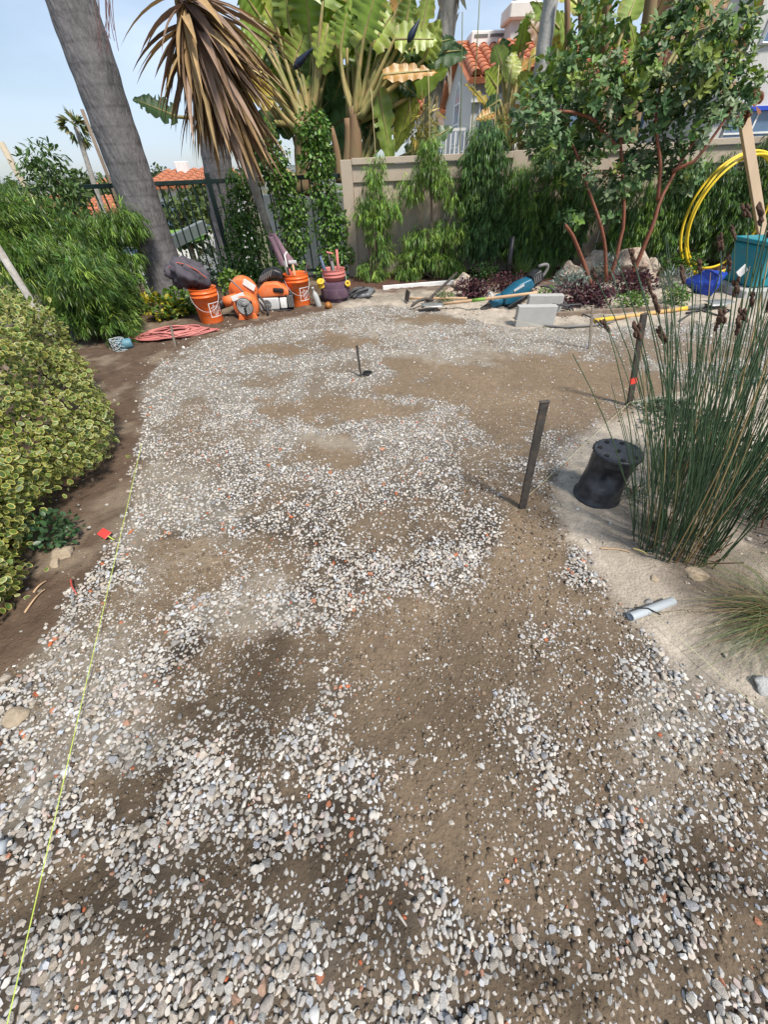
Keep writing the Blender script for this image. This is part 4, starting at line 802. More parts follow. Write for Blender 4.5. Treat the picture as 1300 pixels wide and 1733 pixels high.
cover('small bright green plant below the purple cover', 1068, 528, .18, .14, .17, 520, [(.09, .17, .03), (.13, .22, .04)], (.02, .035))
cover('small bright green plant left of the blue bag', 1142, 520, .14, .14, .20, 520, [(.09, .17, .03), (.13, .22, .04)], (.02, .035))
cover('tiny green tuft beside the shovel blade', 752, 512, .12, .10, .10, 240, [(.12, .19, .05), (.15, .2, .06)], (.03, .06), NARROW_T, NARROW_F, sx=2.)
cover('small green plant behind the grey blocks', 925, 508, .12, .08, .12, 220, [(.10, .19, .03)], (.02, .035))
cover('rounded dark green bush below the tall weeping shrub', 820, 478, .22, .16, .22, 700, [(.05, .12, .03), (.08, .16, .03)], (.02, .035))
cover('leafy green plant right of the rock pile', 1150, 470, .34, .2, .26, 800, [(.07, .15, .03), (.11, .2, .04)], (.03, .05))
SIL = [(.17, .22, .19), (.22, .27, .24), (.12, .17, .14)]
cover('silver-leaved plant in front of the low boulder', 965, 497, .24, .2, .22, 620, SIL, (.05, .08), NARROW_T, NARROW_F, sx=2.2)
cover('silver-leaved plant between the red trunks', 1025, 480, .16, .16, .30, 420, SIL, (.05, .08), NARROW_T, NARROW_F, sx=2.2)
cover('grey stringy plant left of the blue bag, behind the green one', 1140, 492, .2, .16, .2, 420, [(.22, .23, .21), (.16, .18, .16)], (.06, .1), NARROW_T, NARROW_F, sx=1.5)
def tuft(label, p, n, h, cols, lean=.5, wid=1.3, seg=4, name='grass_tuft', r=.05, bend=.5, dirv=None):
    t = thing(name, label, 'grass', (p[0], p[1], 0)); V, F, C_ = [], [], []
    for k in range(n):
        a = rng.uniform(0, 2 * PI); o_ = np.array([p[0] + rng.normal() * r, p[1] + rng.normal() * r, .0]); d = np.array([math.cos(a) * lean * rng.uniform(.1, 1), math.sin(a) * lean * rng.uniform(.1, 1), 1.0]);
        if dirv is not None: d += np.array(dirv) * rng.uniform(.3, 1)
        hh = h * rng.uniform(.55, 1.1); q = o_.copy(); b0_ = len(V); w_ = wid * .001 * rng.uniform(.8, 1.5); cc = np.array(cols[rng.integers(0, len(cols))]) * rng.uniform(.7, 1.3); sdv = np.array([-math.sin(a + .8), math.cos(a + .8), 0])
        for i in range(seg + 1):
            ww = w_ * (1 - (i / seg) ** 2 * .85); V += [q - sdv * ww, q + sdv * ww]; C_ += [cc * (1 + .15 * i / seg)] * 2; d = d / np.linalg.norm(d); q = q + d * hh / seg; d = d + np.array([d[0], d[1], 0]) * bend * .5 - np.array([0, 0, bend * .35]); q[2] = max(q[2], .006)
        for i in range(seg): F.append((b0_ + 2 * i, b0_ + 2 * i + 1, b0_ + 2 * i + 3, b0_ + 2 * i + 2))
    o = tag(mk('blades', (np.array(V), np.array(F)), LEAF, t, False, np.array(C_)), kind='stuff'); return t
tuft('fine green grass tuft under the weeping shrub, nearer the riser pipe', G(882, 475), 260, .34, [(.09, .17, .03), (.12, .19, .05)], .5, 2)
tuft('fine green grass tuft left of the low boulder', G(920, 472), 260, .30, [(.06, .14, .03), (.10, .18, .03)], .55, 2)
tag(mk('edging_board', X(bx(0, 1.15, -.02, .02, .0, .055), rotz(.16), G(648, 491)), WHITE), 'white board edging the planting bed', 'edging')
ep = G(1120, 498); tag(mk('edging_board', X(bx(-.9, .9, -.02, .02, -.02, .05), rotz(.05), G(1010, 538) + [0, .12, 0]), BARK), 'thin brown edging strip behind the yellow-handled shovel', 'edging')

# ================================================================== RUSHES AND GRASS ON THE RIGHT
RUSH = mat('rush', (.035, .075, .040), rough=.5, var=.35, scale=4, bump=0, col2=(.06, .10, .035)); RUSHD = mat('dry_rush', (.34, .24, .11), rough=.7, var=.3); RUSHB = mat('rush_brown', (.14, .06, .03), rough=.7, var=.4)
stem_me = []
for k in range(14):
    b_ = rng.uniform(.02, .20); P = np.array([(b_ * t * t, .015 * math.sin(3 * t + k), t * (1 - .1 * b_)) for t in np.linspace(0, 1, 8)])
    stem_me.append(make_mesh('stem', *tube(P, np.linspace(.0027, .0015, 8), 5, False), RUSHD if k == 5 else RUSH, True))
HEADC = mat('seed_head', (.085, .045, .028), rough=.9, var=.5, scale=60, bump=.8, bscale=120)
def head_mesh(seed):
    T = []
    for k in range(9):
        V, F = lump(1, (.0065, .0065, .012), .3, 1, seed + k); T.append((V + [rng.normal() * .004, rng.normal() * .004, .004 + .0085 * k * (.6 + .08 * seed % 3 * .1)], F))
    return make_mesh('seed_head', *J(*T), HEADC, True)
head_me = [head_mesh(k) for k in range(5)]
def rush(label, base, n, h0, h1, rad, leanv, nh):
    t = thing('rush_clump', label, 'rush', (base[0], base[1], 0), 'clumps of upright rushes'); heads = 0
    for k in range(n):
        a = rng.uniform(0, 2 * PI); rr = rad * rng.uniform(0, 1) ** .5; b = np.array([base[0] + rr * math.cos(a) * 1.2, base[1] + rr * math.sin(a), 0.0]); h = rng.uniform(h0, h1)
        if rng.uniform() < .6: h *= rng.uniform(.4, .8)
        tx = leanv[0] + .16 * math.cos(a) * rr / rad + rng.normal() * .08; ty = leanv[1] + .16 * math.sin(a) * rr / rad + rng.normal() * .08; yaw = math.atan2(ty, tx); til = math.atan(math.hypot(tx, ty)) * .85
        M_ = Matrix.Rotation(yaw, 4, 'Z') @ Matrix.Rotation(til, 4, 'Y'); k2 = k % 14
        o = put('stem', stem_me[k2], t, b); o.rotation_euler = M_.to_euler(); o.scale = (h, h, h) if h > .7 else (h * 1.0, h, h)
        o.scale = (h, max(h, .9), h)
        if h > h1 * .72 and heads < nh:
            heads += 1; tip = np.array(stem_me[k2].vertices[len(stem_me[k2].vertices) - 1].co) * np.array(o.scale); w_ = M_ @ Vector(tip)
            hd = put('seed_head', head_me[heads % 5], t, b + np.array(w_)); hd.rotation_euler = (M_ @ Matrix.Rotation(rng.uniform(.2, .6), 4, 'Y')).to_euler(); q_ = rng.uniform(.8, 1.15); hd.scale = (q_ * .8, q_ * .8, q_ * 1.0)
    V = [];
    for k in range(30):
        a = rng.uniform(0, 6.28); b = np.array([base[0] + rad * 1.1 * math.cos(a) * rng.uniform(.5, 1), base[1] + rad * math.sin(a) * rng.uniform(.5, 1), 0]); V.append(tube(arc(b, b + [rng.normal() * .03, rng.normal() * .03, rng.uniform(.05, .13)], .0, 4), np.linspace(.004, .002, 4), 5))
    tag(mk('sheaths', J(*V), RUSHB, t), kind='stuff'); return t
rush('front clump of dark green rushes with brown heads beside the black pot', (1.33, 1.07), 190, .7, 1.2, .15, (-.22, .12), 18)
rush('denser dark rush clump at the right edge, behind the front one', (1.72, 1.42), 240, .7, 1.22, .24, (-.20, .05), 16)
rush('rush clump leaning in at the right edge, low in the shade', (1.95, 1.12), 120, .4, .85, .2, (-.22, .1), 4)
GR = [(.07, .11, .03), (.10, .13, .04), (.16, .15, .06), (.20, .13, .06)]
tuft('arching fine grass tuft at the lower right edge', (1.46, .66), 520, .42, GR, .9, 1.1, 7, bend=.9, dirv=(-.35, -.25, 0), r=.04)
cover('grey-green creeping plant behind the rushes', 1180, 735, .30, .16, .07, 700, [(.06, .095, .055), (.09, .12, .07)], (.02, .03))
cover('grey-green creeping plant left of the rushes near the string', 1125, 700, .22, .10, .05, 380, [(.06, .095, .055), (.10, .13, .08)], (.02, .03))
cover('silver creeping plant at the foot of the black pot', 1075, 850, .07, .07, .08, 240, [(.13, .17, .15), (.09, .12, .09)], (.02, .032), NARROW_T, NARROW_F, sx=2)
cover('small bluish tuft beyond the rushes', 1265, 655, .2, .1, .1, 300, [(.09, .15, .12), (.06, .11, .07)], (.04, .06), NARROW_T, NARROW_F, sx=2)
cover('low green plant inside the rush bed', 1230, 800, .3, .18, .14, 600, [(.04, .075, .03), (.06, .1, .04)], (.02, .035))

# ================================================================== HOUSES
def quad_slab(a, b, c, d, th):                                           # slab from four corners, thickened downwards
    q = np.array([a, b, c, d], float); n = np.cross(q[1] - q[0], q[3] - q[0]); n /= np.linalg.norm(n)
    if n[2] < 0: n = -n
    return np.concatenate([q, q - n * th]), [[0, 1, 2, 3], [7, 6, 5, 4], [0, 4, 5, 1], [1, 5, 6, 2], [2, 6, 7, 3], [3, 7, 4, 0]]
def barrel(ln, r, n=6):
    a = np.linspace(0, PI, n + 1); V = [(r * math.cos(t), y, r * .8 * math.sin(t) + lift) for y, lift in ((0, .018), (ln, 0)) for t in a]
    return np.array(V), [[k, k + 1, n + 2 + k, n + 1 + k] for k in range(n)] + [list(range(n + 1))]
def tiled_roof(parent, a, b, c, d, rows, cols, individual=True):
    """a,b = eave ends; d,c = ridge ends above a,b"""
    a, b, c, d = [np.array(v, float) for v in (a, b, c, d)]; mk('roof_deck', quad_slab(a, b, c, d, .10), TILE, parent)
    ux = (b - a); W = np.linalg.norm(ux); ux /= W; uy = (d - a); H_ = np.linalg.norm(uy); uy /= H_; uz = np.cross(ux, uy); uz /= np.linalg.norm(uz)
    if uz[2] < 0: uz = -uz
    Rm = np.stack([ux, uy, uz], 1); V, F = barrel(H_ / rows * 1.10, W / cols * .46); V = V @ Rm.T
    if individual:
        me = make_mesh('roof_tile', V, F, TILE, True)
        for r in range(rows):
            for k in range(cols):
                o = put('roof_tile', me, parent, a + ux * W * (k + .5) / cols + uy * H_ * r / rows + uz * .012)
    else:
        T = [(V + a + ux * W * (k + .5) / cols + uy * H_ * r / rows + uz * .012, F) for r in range(rows) for k in range(cols)]
        tag(mk('roof_tiles', J(*T), TILE, parent, True), kind='stuff')
def window(parent, c, w_, h_, axis='x', out=-1, arch=False, mull=2):
    """window whose face looks along -y (axis x) or -x (axis y)"""
    if arch: pts = [(-w_ / 2, 0), (w_ / 2, 0)] + [(w_ / 2 * math.cos(t), h_ - w_ / 2 + w_ / 2 * math.sin(t)) for t in np.linspace(0, PI, 13)]
    else: pts = [(-w_ / 2, 0), (w_ / 2, 0), (w_ / 2, h_), (-w_ / 2, h_)]
    rot = None if axis == 'x' else rotz(-PI / 2)
    fr = tube([(x, 0, z) for x, z in pts], .035, 4, closed=True)
    win = mk('window', X(fr, rot, c), WHITE, parent); mk('pane', X(prism(pts, .01), rot, c), GLASS, win)
    for k in range(1, mull): mk('glazing_bar', X(box(-w_ / 2 + k * w_ / mull - .015, -w_ / 2 + k * w_ / mull + .015, -.02, .02, 0, h_ * .97), rot, c), WHITE, win)
    for k in (1, 2): mk('glazing_bar', X(box(-w_ / 2, w_ / 2, -.018, .018, h_ * k / 3 - .013, h_ * k / 3 + .013), rot, c), WHITE, win)
# gabled house in the middle
HY = 13.0; c0 = AT(803, 128, HY); hx = c0[0]; ez = c0[2]; rz_ = AT(782, 80, HY + 2.1)[2]; HD = 4.2; HX1 = hx + 3.2
hs = thing('house', 'pale gabled house with arched window and red tile roof behind the fence', 'house', (hx + 1.5, HY + 2, -.6), 'houses behind the fence')
def gable_body(x0, x1, y0, y1, zb, ze, zr):
    ym = (y0 + y1) / 2; V = [(x0, y0, zb), (x0, y1, zb), (x0, y1, ze), (x0, ym, zr), (x0, y0, ze)]; V += [(x1, *v[1:]) for v in V]
    return np.array(V, float), [[4, 3, 2, 1, 0], [5, 6, 7, 8, 9], [0, 5, 9, 4], [1, 2, 7, 6], [4, 9, 8, 3], [2, 3, 8, 7], [0, 1, 6, 5]]
mk('wall', gable_body(hx, HX1, HY, HY + HD, -.6, ez - .08, rz_ - .12), STUCCO_GREY, hs)
ov = .12
tiled_roof(hs, (hx - ov, HY - .25, ez - .05), (HX1, HY - .25, ez - .05), (HX1, HY + HD / 2, rz_), (hx - ov, HY + HD / 2, rz_), 8, 13)
mk('roof_back', quad_slab((hx - ov, HY + HD + .25, ez - .05), (HX1, HY + HD + .25, ez - .05), (HX1, HY + HD / 2 + .01, rz_), (hx - ov, HY + HD / 2 + .01, rz_), .1), TILE, hs)
mk('ridge_tiles', tube([(hx - ov, HY + HD / 2, rz_ + .02), (HX1, HY + HD / 2, rz_ + .02)], .09, 8), TILE, hs, True)
for s_ in (0, 1): mk('barge_board', tube([(hx - ov - .02, HY - .25 + s_ * (HD + .5), ez - .12), (hx - ov - .02, HY + HD / 2, rz_ - .07)], .05, 4), TILE, hs)
window(hs, (hx - .02, HY + 1.9, ez - 1.05), .85, 1.15, 'y', arch=True); window(hs, (hx - .02, HY + 1.9, ez - 1.75), 1.3, .62, 'y', mull=4); window(hs, (hx - .02, HY + .6, ez - 1.9), .5, 1.0, 'y')
window(hs, (hx + .55, HY - .02, ez - 1.15), .7, .8, 'x'); mk('cornice', box(hx - .03, HX1, HY - .10, HY - .004, ez - .42, ez - .30), WHITE, hs)
p = AT(822, 80, HY + 2.1); mk('chimney', bx(p[0] - .45, p[0] + .45, HY + 1.8, HY + 2.5, rz_ - .4, AT(822, 56, HY + 2.1)[2], .02), WHITE, hs)
for k in (-1, 1): mk('vent_slot', box(p[0] + k * .2 - .17, p[0] + k * .2 + .17, HY + 1.79, HY + 1.83, rz_ + .10, rz_ + .15), GREYP, hs)
q = AT(882, 30, HY + 1.2); zt = AT(882, 20, HY + 1.2)[2]
ch = mk('chimney', bx(q[0] - .26, q[0] + .26, HY + 1.0, HY + 1.6, ez - .5, zt, .02), STUCCO_GREY, hs); mk('chimney_cap', bx(q[0] - .36, q[0] + .36, HY + .88, HY + 1.72, zt - .15, zt + .10, .03), STUCCO, ch); mk('chimney_pot', bx(q[0] - .18, q[0] + .18, HY + 1.1, HY + 1.5, zt + .10, zt + .8, .03), STUCCO, ch)
# balcony of the gabled house
mk('balcony', bx(hx - 1.5, hx - .05, HY + .1, HY + 2.6, .9, 1.05), STUCCO, hs)
br = mk('balcony_rail', box(hx - 1.5, hx - .05, HY + .1, HY + .14, 1.92, 1.97), WHITE, hs)
for k in range(13): mk('baluster', box(hx - 1.48 + k * .115, hx - 1.455 + k * .115, HY + .105, HY + .13, 1.05, 1.92), WHITE, br)
# low house further back on the left of it
q0, q1 = AT(716, 188, 19), AT(765, 184, 19); rz2 = AT(720, 146, 21)[2]
h2 = thing('house', 'low white house with small red tile roof left of the gable', 'house', (q0[0] + 1.2, 20.5, -.6), 'houses behind the fence')
mk('wall', gable_body(q0[0] - .3, q1[0] + 2.2, 19, 23, -.6, q0[2] - .06, rz2 - .1), WHITE, h2); tiled_roof(h2, (q0[0] - .4, 18.75, q0[2]), (q1[0] + 2.3, 18.75, q0[2]), (q1[0] + 2.3, 21, rz2), (q0[0] - .4, 21, rz2), 7, 14)
window(h2, (q0[0] + .8, 18.98, q0[2] - 1.2), .8, .8, 'x')
# long house behind the red-barked tree
q0, q1 = AT(905, 128, 11.5), AT(1140, 110, 11.5); rz3 = AT(1000, 68, 13.5)[2]
h3 = thing('house', 'long cream house with weathered tile roof seen through the tree crown', 'house', (q0[0] + 2, 12.5, -.6), 'houses behind the fence')
mk('wall', gable_body(q0[0] - .2, q1[0] + .3, 11.5, 15.5, -.6, q0[2] - .06, rz3 - .1), STUCCO, h3); tiled_roof(h3, (q0[0] - .4, 11.25, q0[2]), (q1[0] + .4, 11.25, q0[2]), (q1[0] + .4, 13.5, rz3), (q0[0] - .4, 13.5, rz3), 8, 20)
for k in range(3): window(h3, (q0[0] + .8 + 1.4 * k, 11.47, q0[2] - 1.5), .8, 1.0, 'x')
# near pale building at the right edge
q0 = AT(1195, 240, 9.6)
h4 = thing('house', 'grey-white building with large blue windows at the right edge', 'house', (q0[0] + 2.5, 11, -.6), 'houses behind the fence')
mk('wall', bx(q0[0], q0[0] + 5, 9.6, 13, -.6, 5.0, .02), STUCCO_GREY, h4)
for zz, hh in ((AT(1230, 250, 9.6)[2] - .45, .95), (AT(1260, 75, 9.6)[2], 1.4)):
    for k in range(4): window(h4, (q0[0] + .75 + 1.15 * k, 9.58, zz), 1.0, hh, 'x')
mk('awning_edge', bx(q0[0] - .1, q0[0] + 5, 9.50, 9.56, AT(1240, 186, 9.6)[2] - .03, AT(1240, 186, 9.6)[2] + .03), mat('blue_trim', (.03, .08, .5), rough=.5), h4)
# houses down the hill on the left
def hill_house(label, x0, x1, yeave, yridge, Y, wl, nwin, chim=None):
    a, b = AT(x0, yeave, Y), AT(x1, yeave, Y); zr = AT((x0 + x1) / 2, yridge, Y + 2.5)[2]
    h = thing('house', label, 'house', ((a[0] + b[0]) / 2, Y + 2, -5), 'houses down the hill')
    mk('wall', gable_body(a[0], b[0], Y, Y + 5, -5, a[2] - .1, zr - .15), wl, h); tiled_roof(h, (a[0] - .3, Y - .4, a[2]), (b[0] + .3, Y - .4, a[2]), (b[0] + .3, Y + 2.5, zr), (a[0] - .3, Y + 2.5, zr), 6, max(8, int((b[0] - a[0]) / .45)), False)
    mk('roof_back', quad_slab((a[0] - .3, Y + 5.4, a[2]), (b[0] + .3, Y + 5.4, a[2]), (b[0] + .3, Y + 2.51, zr), (a[0] - .3, Y + 2.51, zr), .1), TILE, h)
    for k in range(nwin): window(h, (a[0] + (b[0] - a[0]) * (k + .5) / nwin, Y - .03, a[2] - 1.7), 1.0, 1.1, 'x')
    if chim: p = AT(chim, yridge, Y + 2); mk('chimney', bx(p[0] - .3, p[0] + .3, Y + 1.7, Y + 2.2, zr - 1, zr + .45, .02), WHITE, h)
hill_house('white house with orange tile roof and chimney seen through the railing', 262, 372, 316, 292, 26, WHITE, 4, 312)
hill_house('house with plain red roof left of the grey palm', 138, 215, 366, 335, 24, STUCCO, 2)
hill_house('small distant white house with red roof near the thin palm', 30, 110, 360, 335, 34, WHITE, 2)
for k, (x, y, Y, w_, lab) in enumerate([(195, 312, 90, 5, 'far white block on the hillside'), (180, 318, 70, 3.5, 'far cream house on the hillside left of the palm'), (345, 300, 80, 5, 'far pale house right of the chimney')]):
    p = AT(x, y, Y); h = thing('house', lab, 'house', (p[0], Y, p[2] - 6)); mk('wall', bx(p[0] - w_ / 2, p[0] + w_ / 2, Y, Y + 5, p[2] - 6, p[2], .05), WHITE, h); mk('roof', quad_slab((p[0] - w_ / 2 - .3, Y - .4, p[2]), (p[0] + w_ / 2 + .3, Y - .4, p[2]), (p[0] + w_ / 2, Y + 2.5, p[2] + 1), (p[0] - w_ / 2, Y + 2.5, p[2] + 1), .15), TILE, h)
    for q in (-.25, .25): mk('window', box(p[0] + q * w_ - .4, p[0] + q * w_ + .4, Y - .05, Y - .01, p[2] - 2, p[2] - .8), GLASS, h)
# trees between the hill houses
rt = np.random.default_rng(5)
for k, (x, y, Y, r, lab) in enumerate([(275, 298, 60, 1.6, 'round tree top beside the orange roof chimney'), (300, 350, 20, 1.3, 'olive tree in front of the white hill house'), (210, 330, 40, 1.6, 'dark tree right of the thin palm'), (150, 330, 60, 3, 'tree row behind the thin palm'), (235, 345, 30, 1.8, 'dark tree against the grey palm edge'), (20, 325, 50, 3, 'tree at the far left horizon'), (345, 330, 24, 1.2, 'tree right of the white hill house windows'), (120, 345, 30, 2.0, 'rounded tree before the red roof')]):
    p = AT(x, y, Y); t = thing('hillside_tree', lab, 'tree', (p[0], Y, p[2] - r * 2), 'trees down the hill'); bl = [(p[0] + rt.normal() * r * .4, Y + rt.normal() * r * .3, p[2] + rt.normal() * r * .3 - r * .2, r * .7, r * .6, r * .6) for _ in range(5)]
    P, d = blob_points(bl, 700, .4); stuff('crown', bulk_leaves(P, d, (r * .14, r * .26), hsv_jit([(.06, .09, .03), (.09, .12, .04)], 700)), LEAF_DULL, t); mk('trunk', tube([(p[0], Y, p[2] - r * 2.2), p], r * .09, 7), BARK, t)
q0, q1 = AT(440, 330, 9.5), AT(600, 320, 9.5); tag(mk('garden_wall', bx(q0[0], q1[0], 9.5, 9.65, -1.5, q0[2], .01), WHITE), 'white wall glimpsed between the vines behind the railing', 'wall')
# thin far palm, poles
a, b = AT(176, 365, 22), AT(128, 215, 22); a2 = a + (a - b) * .6
t = thing('palm_tree', 'slender distant fan palm with small shaggy crown against the sky', 'palm tree', a2)
mk('trunk', tube(a2 + (b - a2) * np.linspace(0, 1, 10)[:, None], np.linspace(.15, .09, 10), 8), GREYBARK, t, True)
P, d = blob_points([(b[0], b[1], b[2] + .1, .5, .5, .45)], 26, .3)
for k in range(22):
    dd = d[k] + np.array([0, 0, .15]); dd /= np.linalg.norm(dd); cfan = b + dd * rng.uniform(.2, .4); nl = 12
    sd_ = np.cross(dd, rng.normal(size=3)); sd_ /= np.linalg.norm(sd_); an = np.linspace(-1.2, 1.2, nl); ld = dd * np.cos(an)[:, None] + sd_ * np.sin(an)[:, None]
    v = bulk_leaves(np.tile(cfan, (nl, 1)), ld, (.28, .42), hsv_jit([(.13, .16, .05), (.09, .13, .04), (.25, .22, .10)], nl), NARROW_T, NARROW_F, .05, .2, np.full(nl, 2.0)); mk('frond', (v[0], v[1]), LEAF_DULL, t, col=v[2])
def pole(label, pts, Y, r, m, name='pole'):
    P = [AT(x, y, Y) for x, y in pts]; P[0][2] -= 1.0; tag(mk(name, tube(P, r, 8), m, None, True), label, 'pole')
pole('thin bare pole rising right of the distant palm', [(205, 360), (138, 185)], 16, .05, BARK); pole('pale bent post at the left edge with drooping tip', [(40, 310), (0, 240)], 9, .05, mat('pale_post', (.45, .38, .28), var=.2))
pole('weathered grey stake leaning at the left edge above the hedge', [(42, 490), (-12, 408)], 4.0, .03, GREYBARK, 'stake')
# lawn and low hedge seen through the railing
lw = [AT(x, y, Y) for x, y, Y in ((255, 425, 12), (345, 405, 12), (345, 385, 16), (255, 392, 16))]; lz = np.array(lw)[:, 2].mean()
tag(mk('lawn', (np.array([(v[0], v[1], v[2]) for v in lw]), [[0, 1, 2, 3]]), mat('lawn_grass', (.13, .27, .03), rough=.95, var=.25, scale=3, bump=.4), None), kind='structure')
p = AT(320, 445, 9.4); t = thing('clipped_hedge', 'low brownish clipped hedge below the railing', 'hedge', (p[0], 9.4, p[2] - .5)); P, d = blob_points([(p[0] + k * .5, 9.4, p[2] - .1 + .06 * k, .4, .4, .32) for k in range(-3, 3)], 1500, .5); stuff('foliage', bulk_leaves(P, d, (.05, .09), hsv_jit([(.05, .085, .03), (.11, .09, .035), (.07, .1, .03)], 1500)), LEAF, t)
p0, p1 = AT(262, 440, 10.2), AT(352, 392, 13); tag(mk('garden_wall', quad_slab(p0, p1, p1 + [0, 0, .25], p0 + [0, 0, .25], .15), mat('wall_cap', (.26, .28, .26), rough=.9)), 'low pale retaining wall edging the lawn below the railing', 'wall')

# ================================================================== TOOLS AND MATERIALS, LEFT SIDE
def bucket(label, p, r0=.128, r1=.15, h=.37, m=ORANGE, group='five-gallon buckets', logo_ang=None, tilt=(0, 0)):
    t = thing('bucket', label, 'bucket', p, group)
    Rm = rotx(tilt[1]) @ roty(tilt[0])
    prof = [(.001, .006), (r0, .006), (r0 + .004, .02), (r1 - .008, h * .76), (r1 + .004, h * .77), (r1 + .005, h * .80), (r1 - .003, h * .81), (r1 - .002, h * .87), (r1 + .004, h * .875), (r1 + .004, h * .90), (r1 - .002, h * .905), (r1, h * .98), (r1 + .006, h), (r1 - .004, h), (r1 - .012, h * .95), (r0 - .01, .02), (.001, .02)]
    mk('body', X(lathe(prof, 40), Rm, p), m, t, True)
    hp = np.array([((r1 + .006) * math.cos(a), -abs(math.sin(a)) * (r1 + .012), h * .86 - abs(math.sin(a)) * .17) for a in np.linspace(0, PI, 17)])
    mk('handle', X(tube(hp, .0025, 6), Rm @ rotz(.35), p), LIGHTGREY, t, True)
    if logo_ang is not None:
        def wrap(V, sz, zc):
            out = []
            for x, y, z in V:
                zz = zc + y * sz; rr = r0 + (r1 - r0) * zz / h + .002 + z * .001; a = logo_ang + x * sz / rr; out.append((rr * math.cos(a), rr * math.sin(a), zz))
            return np.array(out)
        bars = []
        for x0, x1, y0, y1 in ((-1, 1, .9, 1), (-1, 1, -1, -.9), (-1, -.9, -.9, .9), (.9, 1, -.9, .9)):
            n_ = 10; V = [(x0 + (x1 - x0) * i / n_, y, 0) for i in range(n_ + 1) for y in (y0, y1)]; bars.append((wrap(V, .075, h * .42), [[2 * i, 2 * i + 2, 2 * i + 3, 2 * i + 1] for i in range(n_)]))
        lg = mk('logo', X(J(*bars), Rm, p), mat('white_print', (.8, .8, .78), rough=.5, dirt=.25), t)
        for k, (txt, off) in enumerate((('THE', .52), ('HOME', .0), ('DEPOT', -.52))):
            cu = bpy.data.curves.new('print', 'FONT'); cu.body = txt; cu.size = .62; cu.align_x = 'CENTER'; cu.align_y = 'CENTER'; to = bpy.data.objects.new('print', cu); COL.objects.link(to); dg = bpy.context.evaluated_depsgraph_get(); me = to.evaluated_get(dg).to_mesh()
            V = np.array([v.co[:] for v in me.vertices]); F = [list(q.vertices) for q in me.polygons]; to.evaluated_get(dg).to_mesh_clear(); bpy.data.objects.remove(to)
            V[:, 0] *= .82 if k else .7; c_, s_ = math.cos(.78), math.sin(.78); U_ = np.stack([V[:, 0] * c_ - (V[:, 1] + off) * s_, V[:, 0] * s_ + (V[:, 1] + off) * c_, V[:, 2]], 1)
            mk('lettering', X((wrap(U_, .072, h * .42), F), Rm, p), MATS['white_print'], lg)
    return t
def C_(x, y, dy=.14): p = G(x, y); return np.array([p[0] * (p[1] + dy) / p[1], p[1] + dy, 0.0])
def lumpy_bag(name, label, c, size, m, seed, cat='bag', folds=.18, base=None):
    V, F = ICO[4]; V = V.copy(); n1 = nz1(V, 1.3, seed, 2); n2 = np.array([mnoise.ridged_multi_fractal(Vector(v * 1.6) + Vector((seed, 0, 0)), .9, 2, 4, .8, 1.6) for v in V])
    V = V * (1 + .22 * n1 + folds * (n2 - 1.2) * .35)[:, None] * np.array(size)
    return tag(mk(name, (V + np.array(c), F.tolist()), m, None, True), label, cat)
p1 = C_(362, 551); bucket('orange bucket topped by a dark bag, nearest the pink cord', p1, logo_ang=-.60)
V, F = ICO[4]; V = V.copy(); up_ = V[:, 2].copy(); an_ = np.arctan2(V[:, 1], V[:, 0])
fold = .06 * np.sin(an_ * 7 + 3 * up_ + 1.5 * nz1(V, 1.2, 5, 2)) + .05 * np.sin(an_ * 13 - 5 * up_ + 2 * nz1(V, 1.6, 8, 2)) + .16 * nz1(V, 1.5, 3, 3)
V = V * (1 + 1.7 * fold)[:, None] * [.215, .135, .145]; V[:, 0] -= .10 * np.maximum(up_, 0); V[:, 2] -= .10 * V[:, 0]; V[:, 2] -= np.where(V[:, 0] < -.12, (-.12 - V[:, 0]) * .5, 0)
bg_ = tag(mk('bag', (V + p1 + [-.08, .0, .50], F.tolist()), mat('bag_cloth', (.075, .065, .08), rough=.7, var=.3, bump=.4, bscale=200, dirt=.2, dirtcol=(.2, .17, .16)), None, True), 'dark grey slouching fabric bag resting on the orange bucket', 'bag')
zp = np.array([(-.26, -.06, .58), (-.16, -.09, .63), (-.05, -.10, .61), (.05, -.10, .55), (.12, -.08, .47)]) + p1; mk('trim', tube(zp, .006, 6), mat('red_trim', (.4, .10, .07), rough=.7), bg_)
p2 = C_(510, 522); bucket('orange bucket full of hand tools, right of the leaf blowers', p2, logo_ang=-.75)
def stick(name, label, a, b, r, m, cat='tool', group='hand tools in the buckets', head=None):
    o = tag(mk(name, tube([a, b], r, 8), m, None, True), label, cat, group)
    if head: mk(head[0], head[1], head[2], o)
    return o
e = p2
stick('trowel', 'grey-handled trowel leaning left in the tool bucket', e + [-.05, 0, .1], e + [-.12, .0, .50], .014, GREYP, head=('blade', X(bev(box(-.03, .03, -.004, .004, -.08, .08), .003, 1), None, e + [-.07, -.01, .36]), STEEL))
stick('hammer', 'wooden-handled hammer standing head up in the tool bucket', e + [-.01, -.02, .1], e + [-.01, -.02, .48], .014, WOOD, head=('hammer_head', X(rbox(.10, .03, .032, .008), None, e + [-.01, -.02, .49]), LIGHTGREY))
stick('pry_bar', 'bent steel bar sticking right out of the tool bucket', e + [.05, 0, .1], e + [.16, -.02, .45], .012, STEEL, head=('claw', X(rbox(.05, .02, .05, .006), roty(.6), e + [.17, -.02, .44]), STEEL))
stick('paint_stick', 'white stirring stick poking from the tool bucket', e + [-.08, .02, .2], e + [-.10, .02, .56], .007, WHITE, head=('tip', X(rbox(.05, .01, .02, .004), roty(-.7), e + [-.08, .02, .575]), WHITE)); stick('chisel', 'red-handled chisel leaning in the tool bucket', e + [-.02, -.06, .15], e + [-.05, -.09, .43], .012, mat('red_plastic', (.5, .07, .04), rough=.45), head=('blade', X(rbox(.02, .006, .12, .002), None, e + [-.02, -.06, .3]), STEEL))
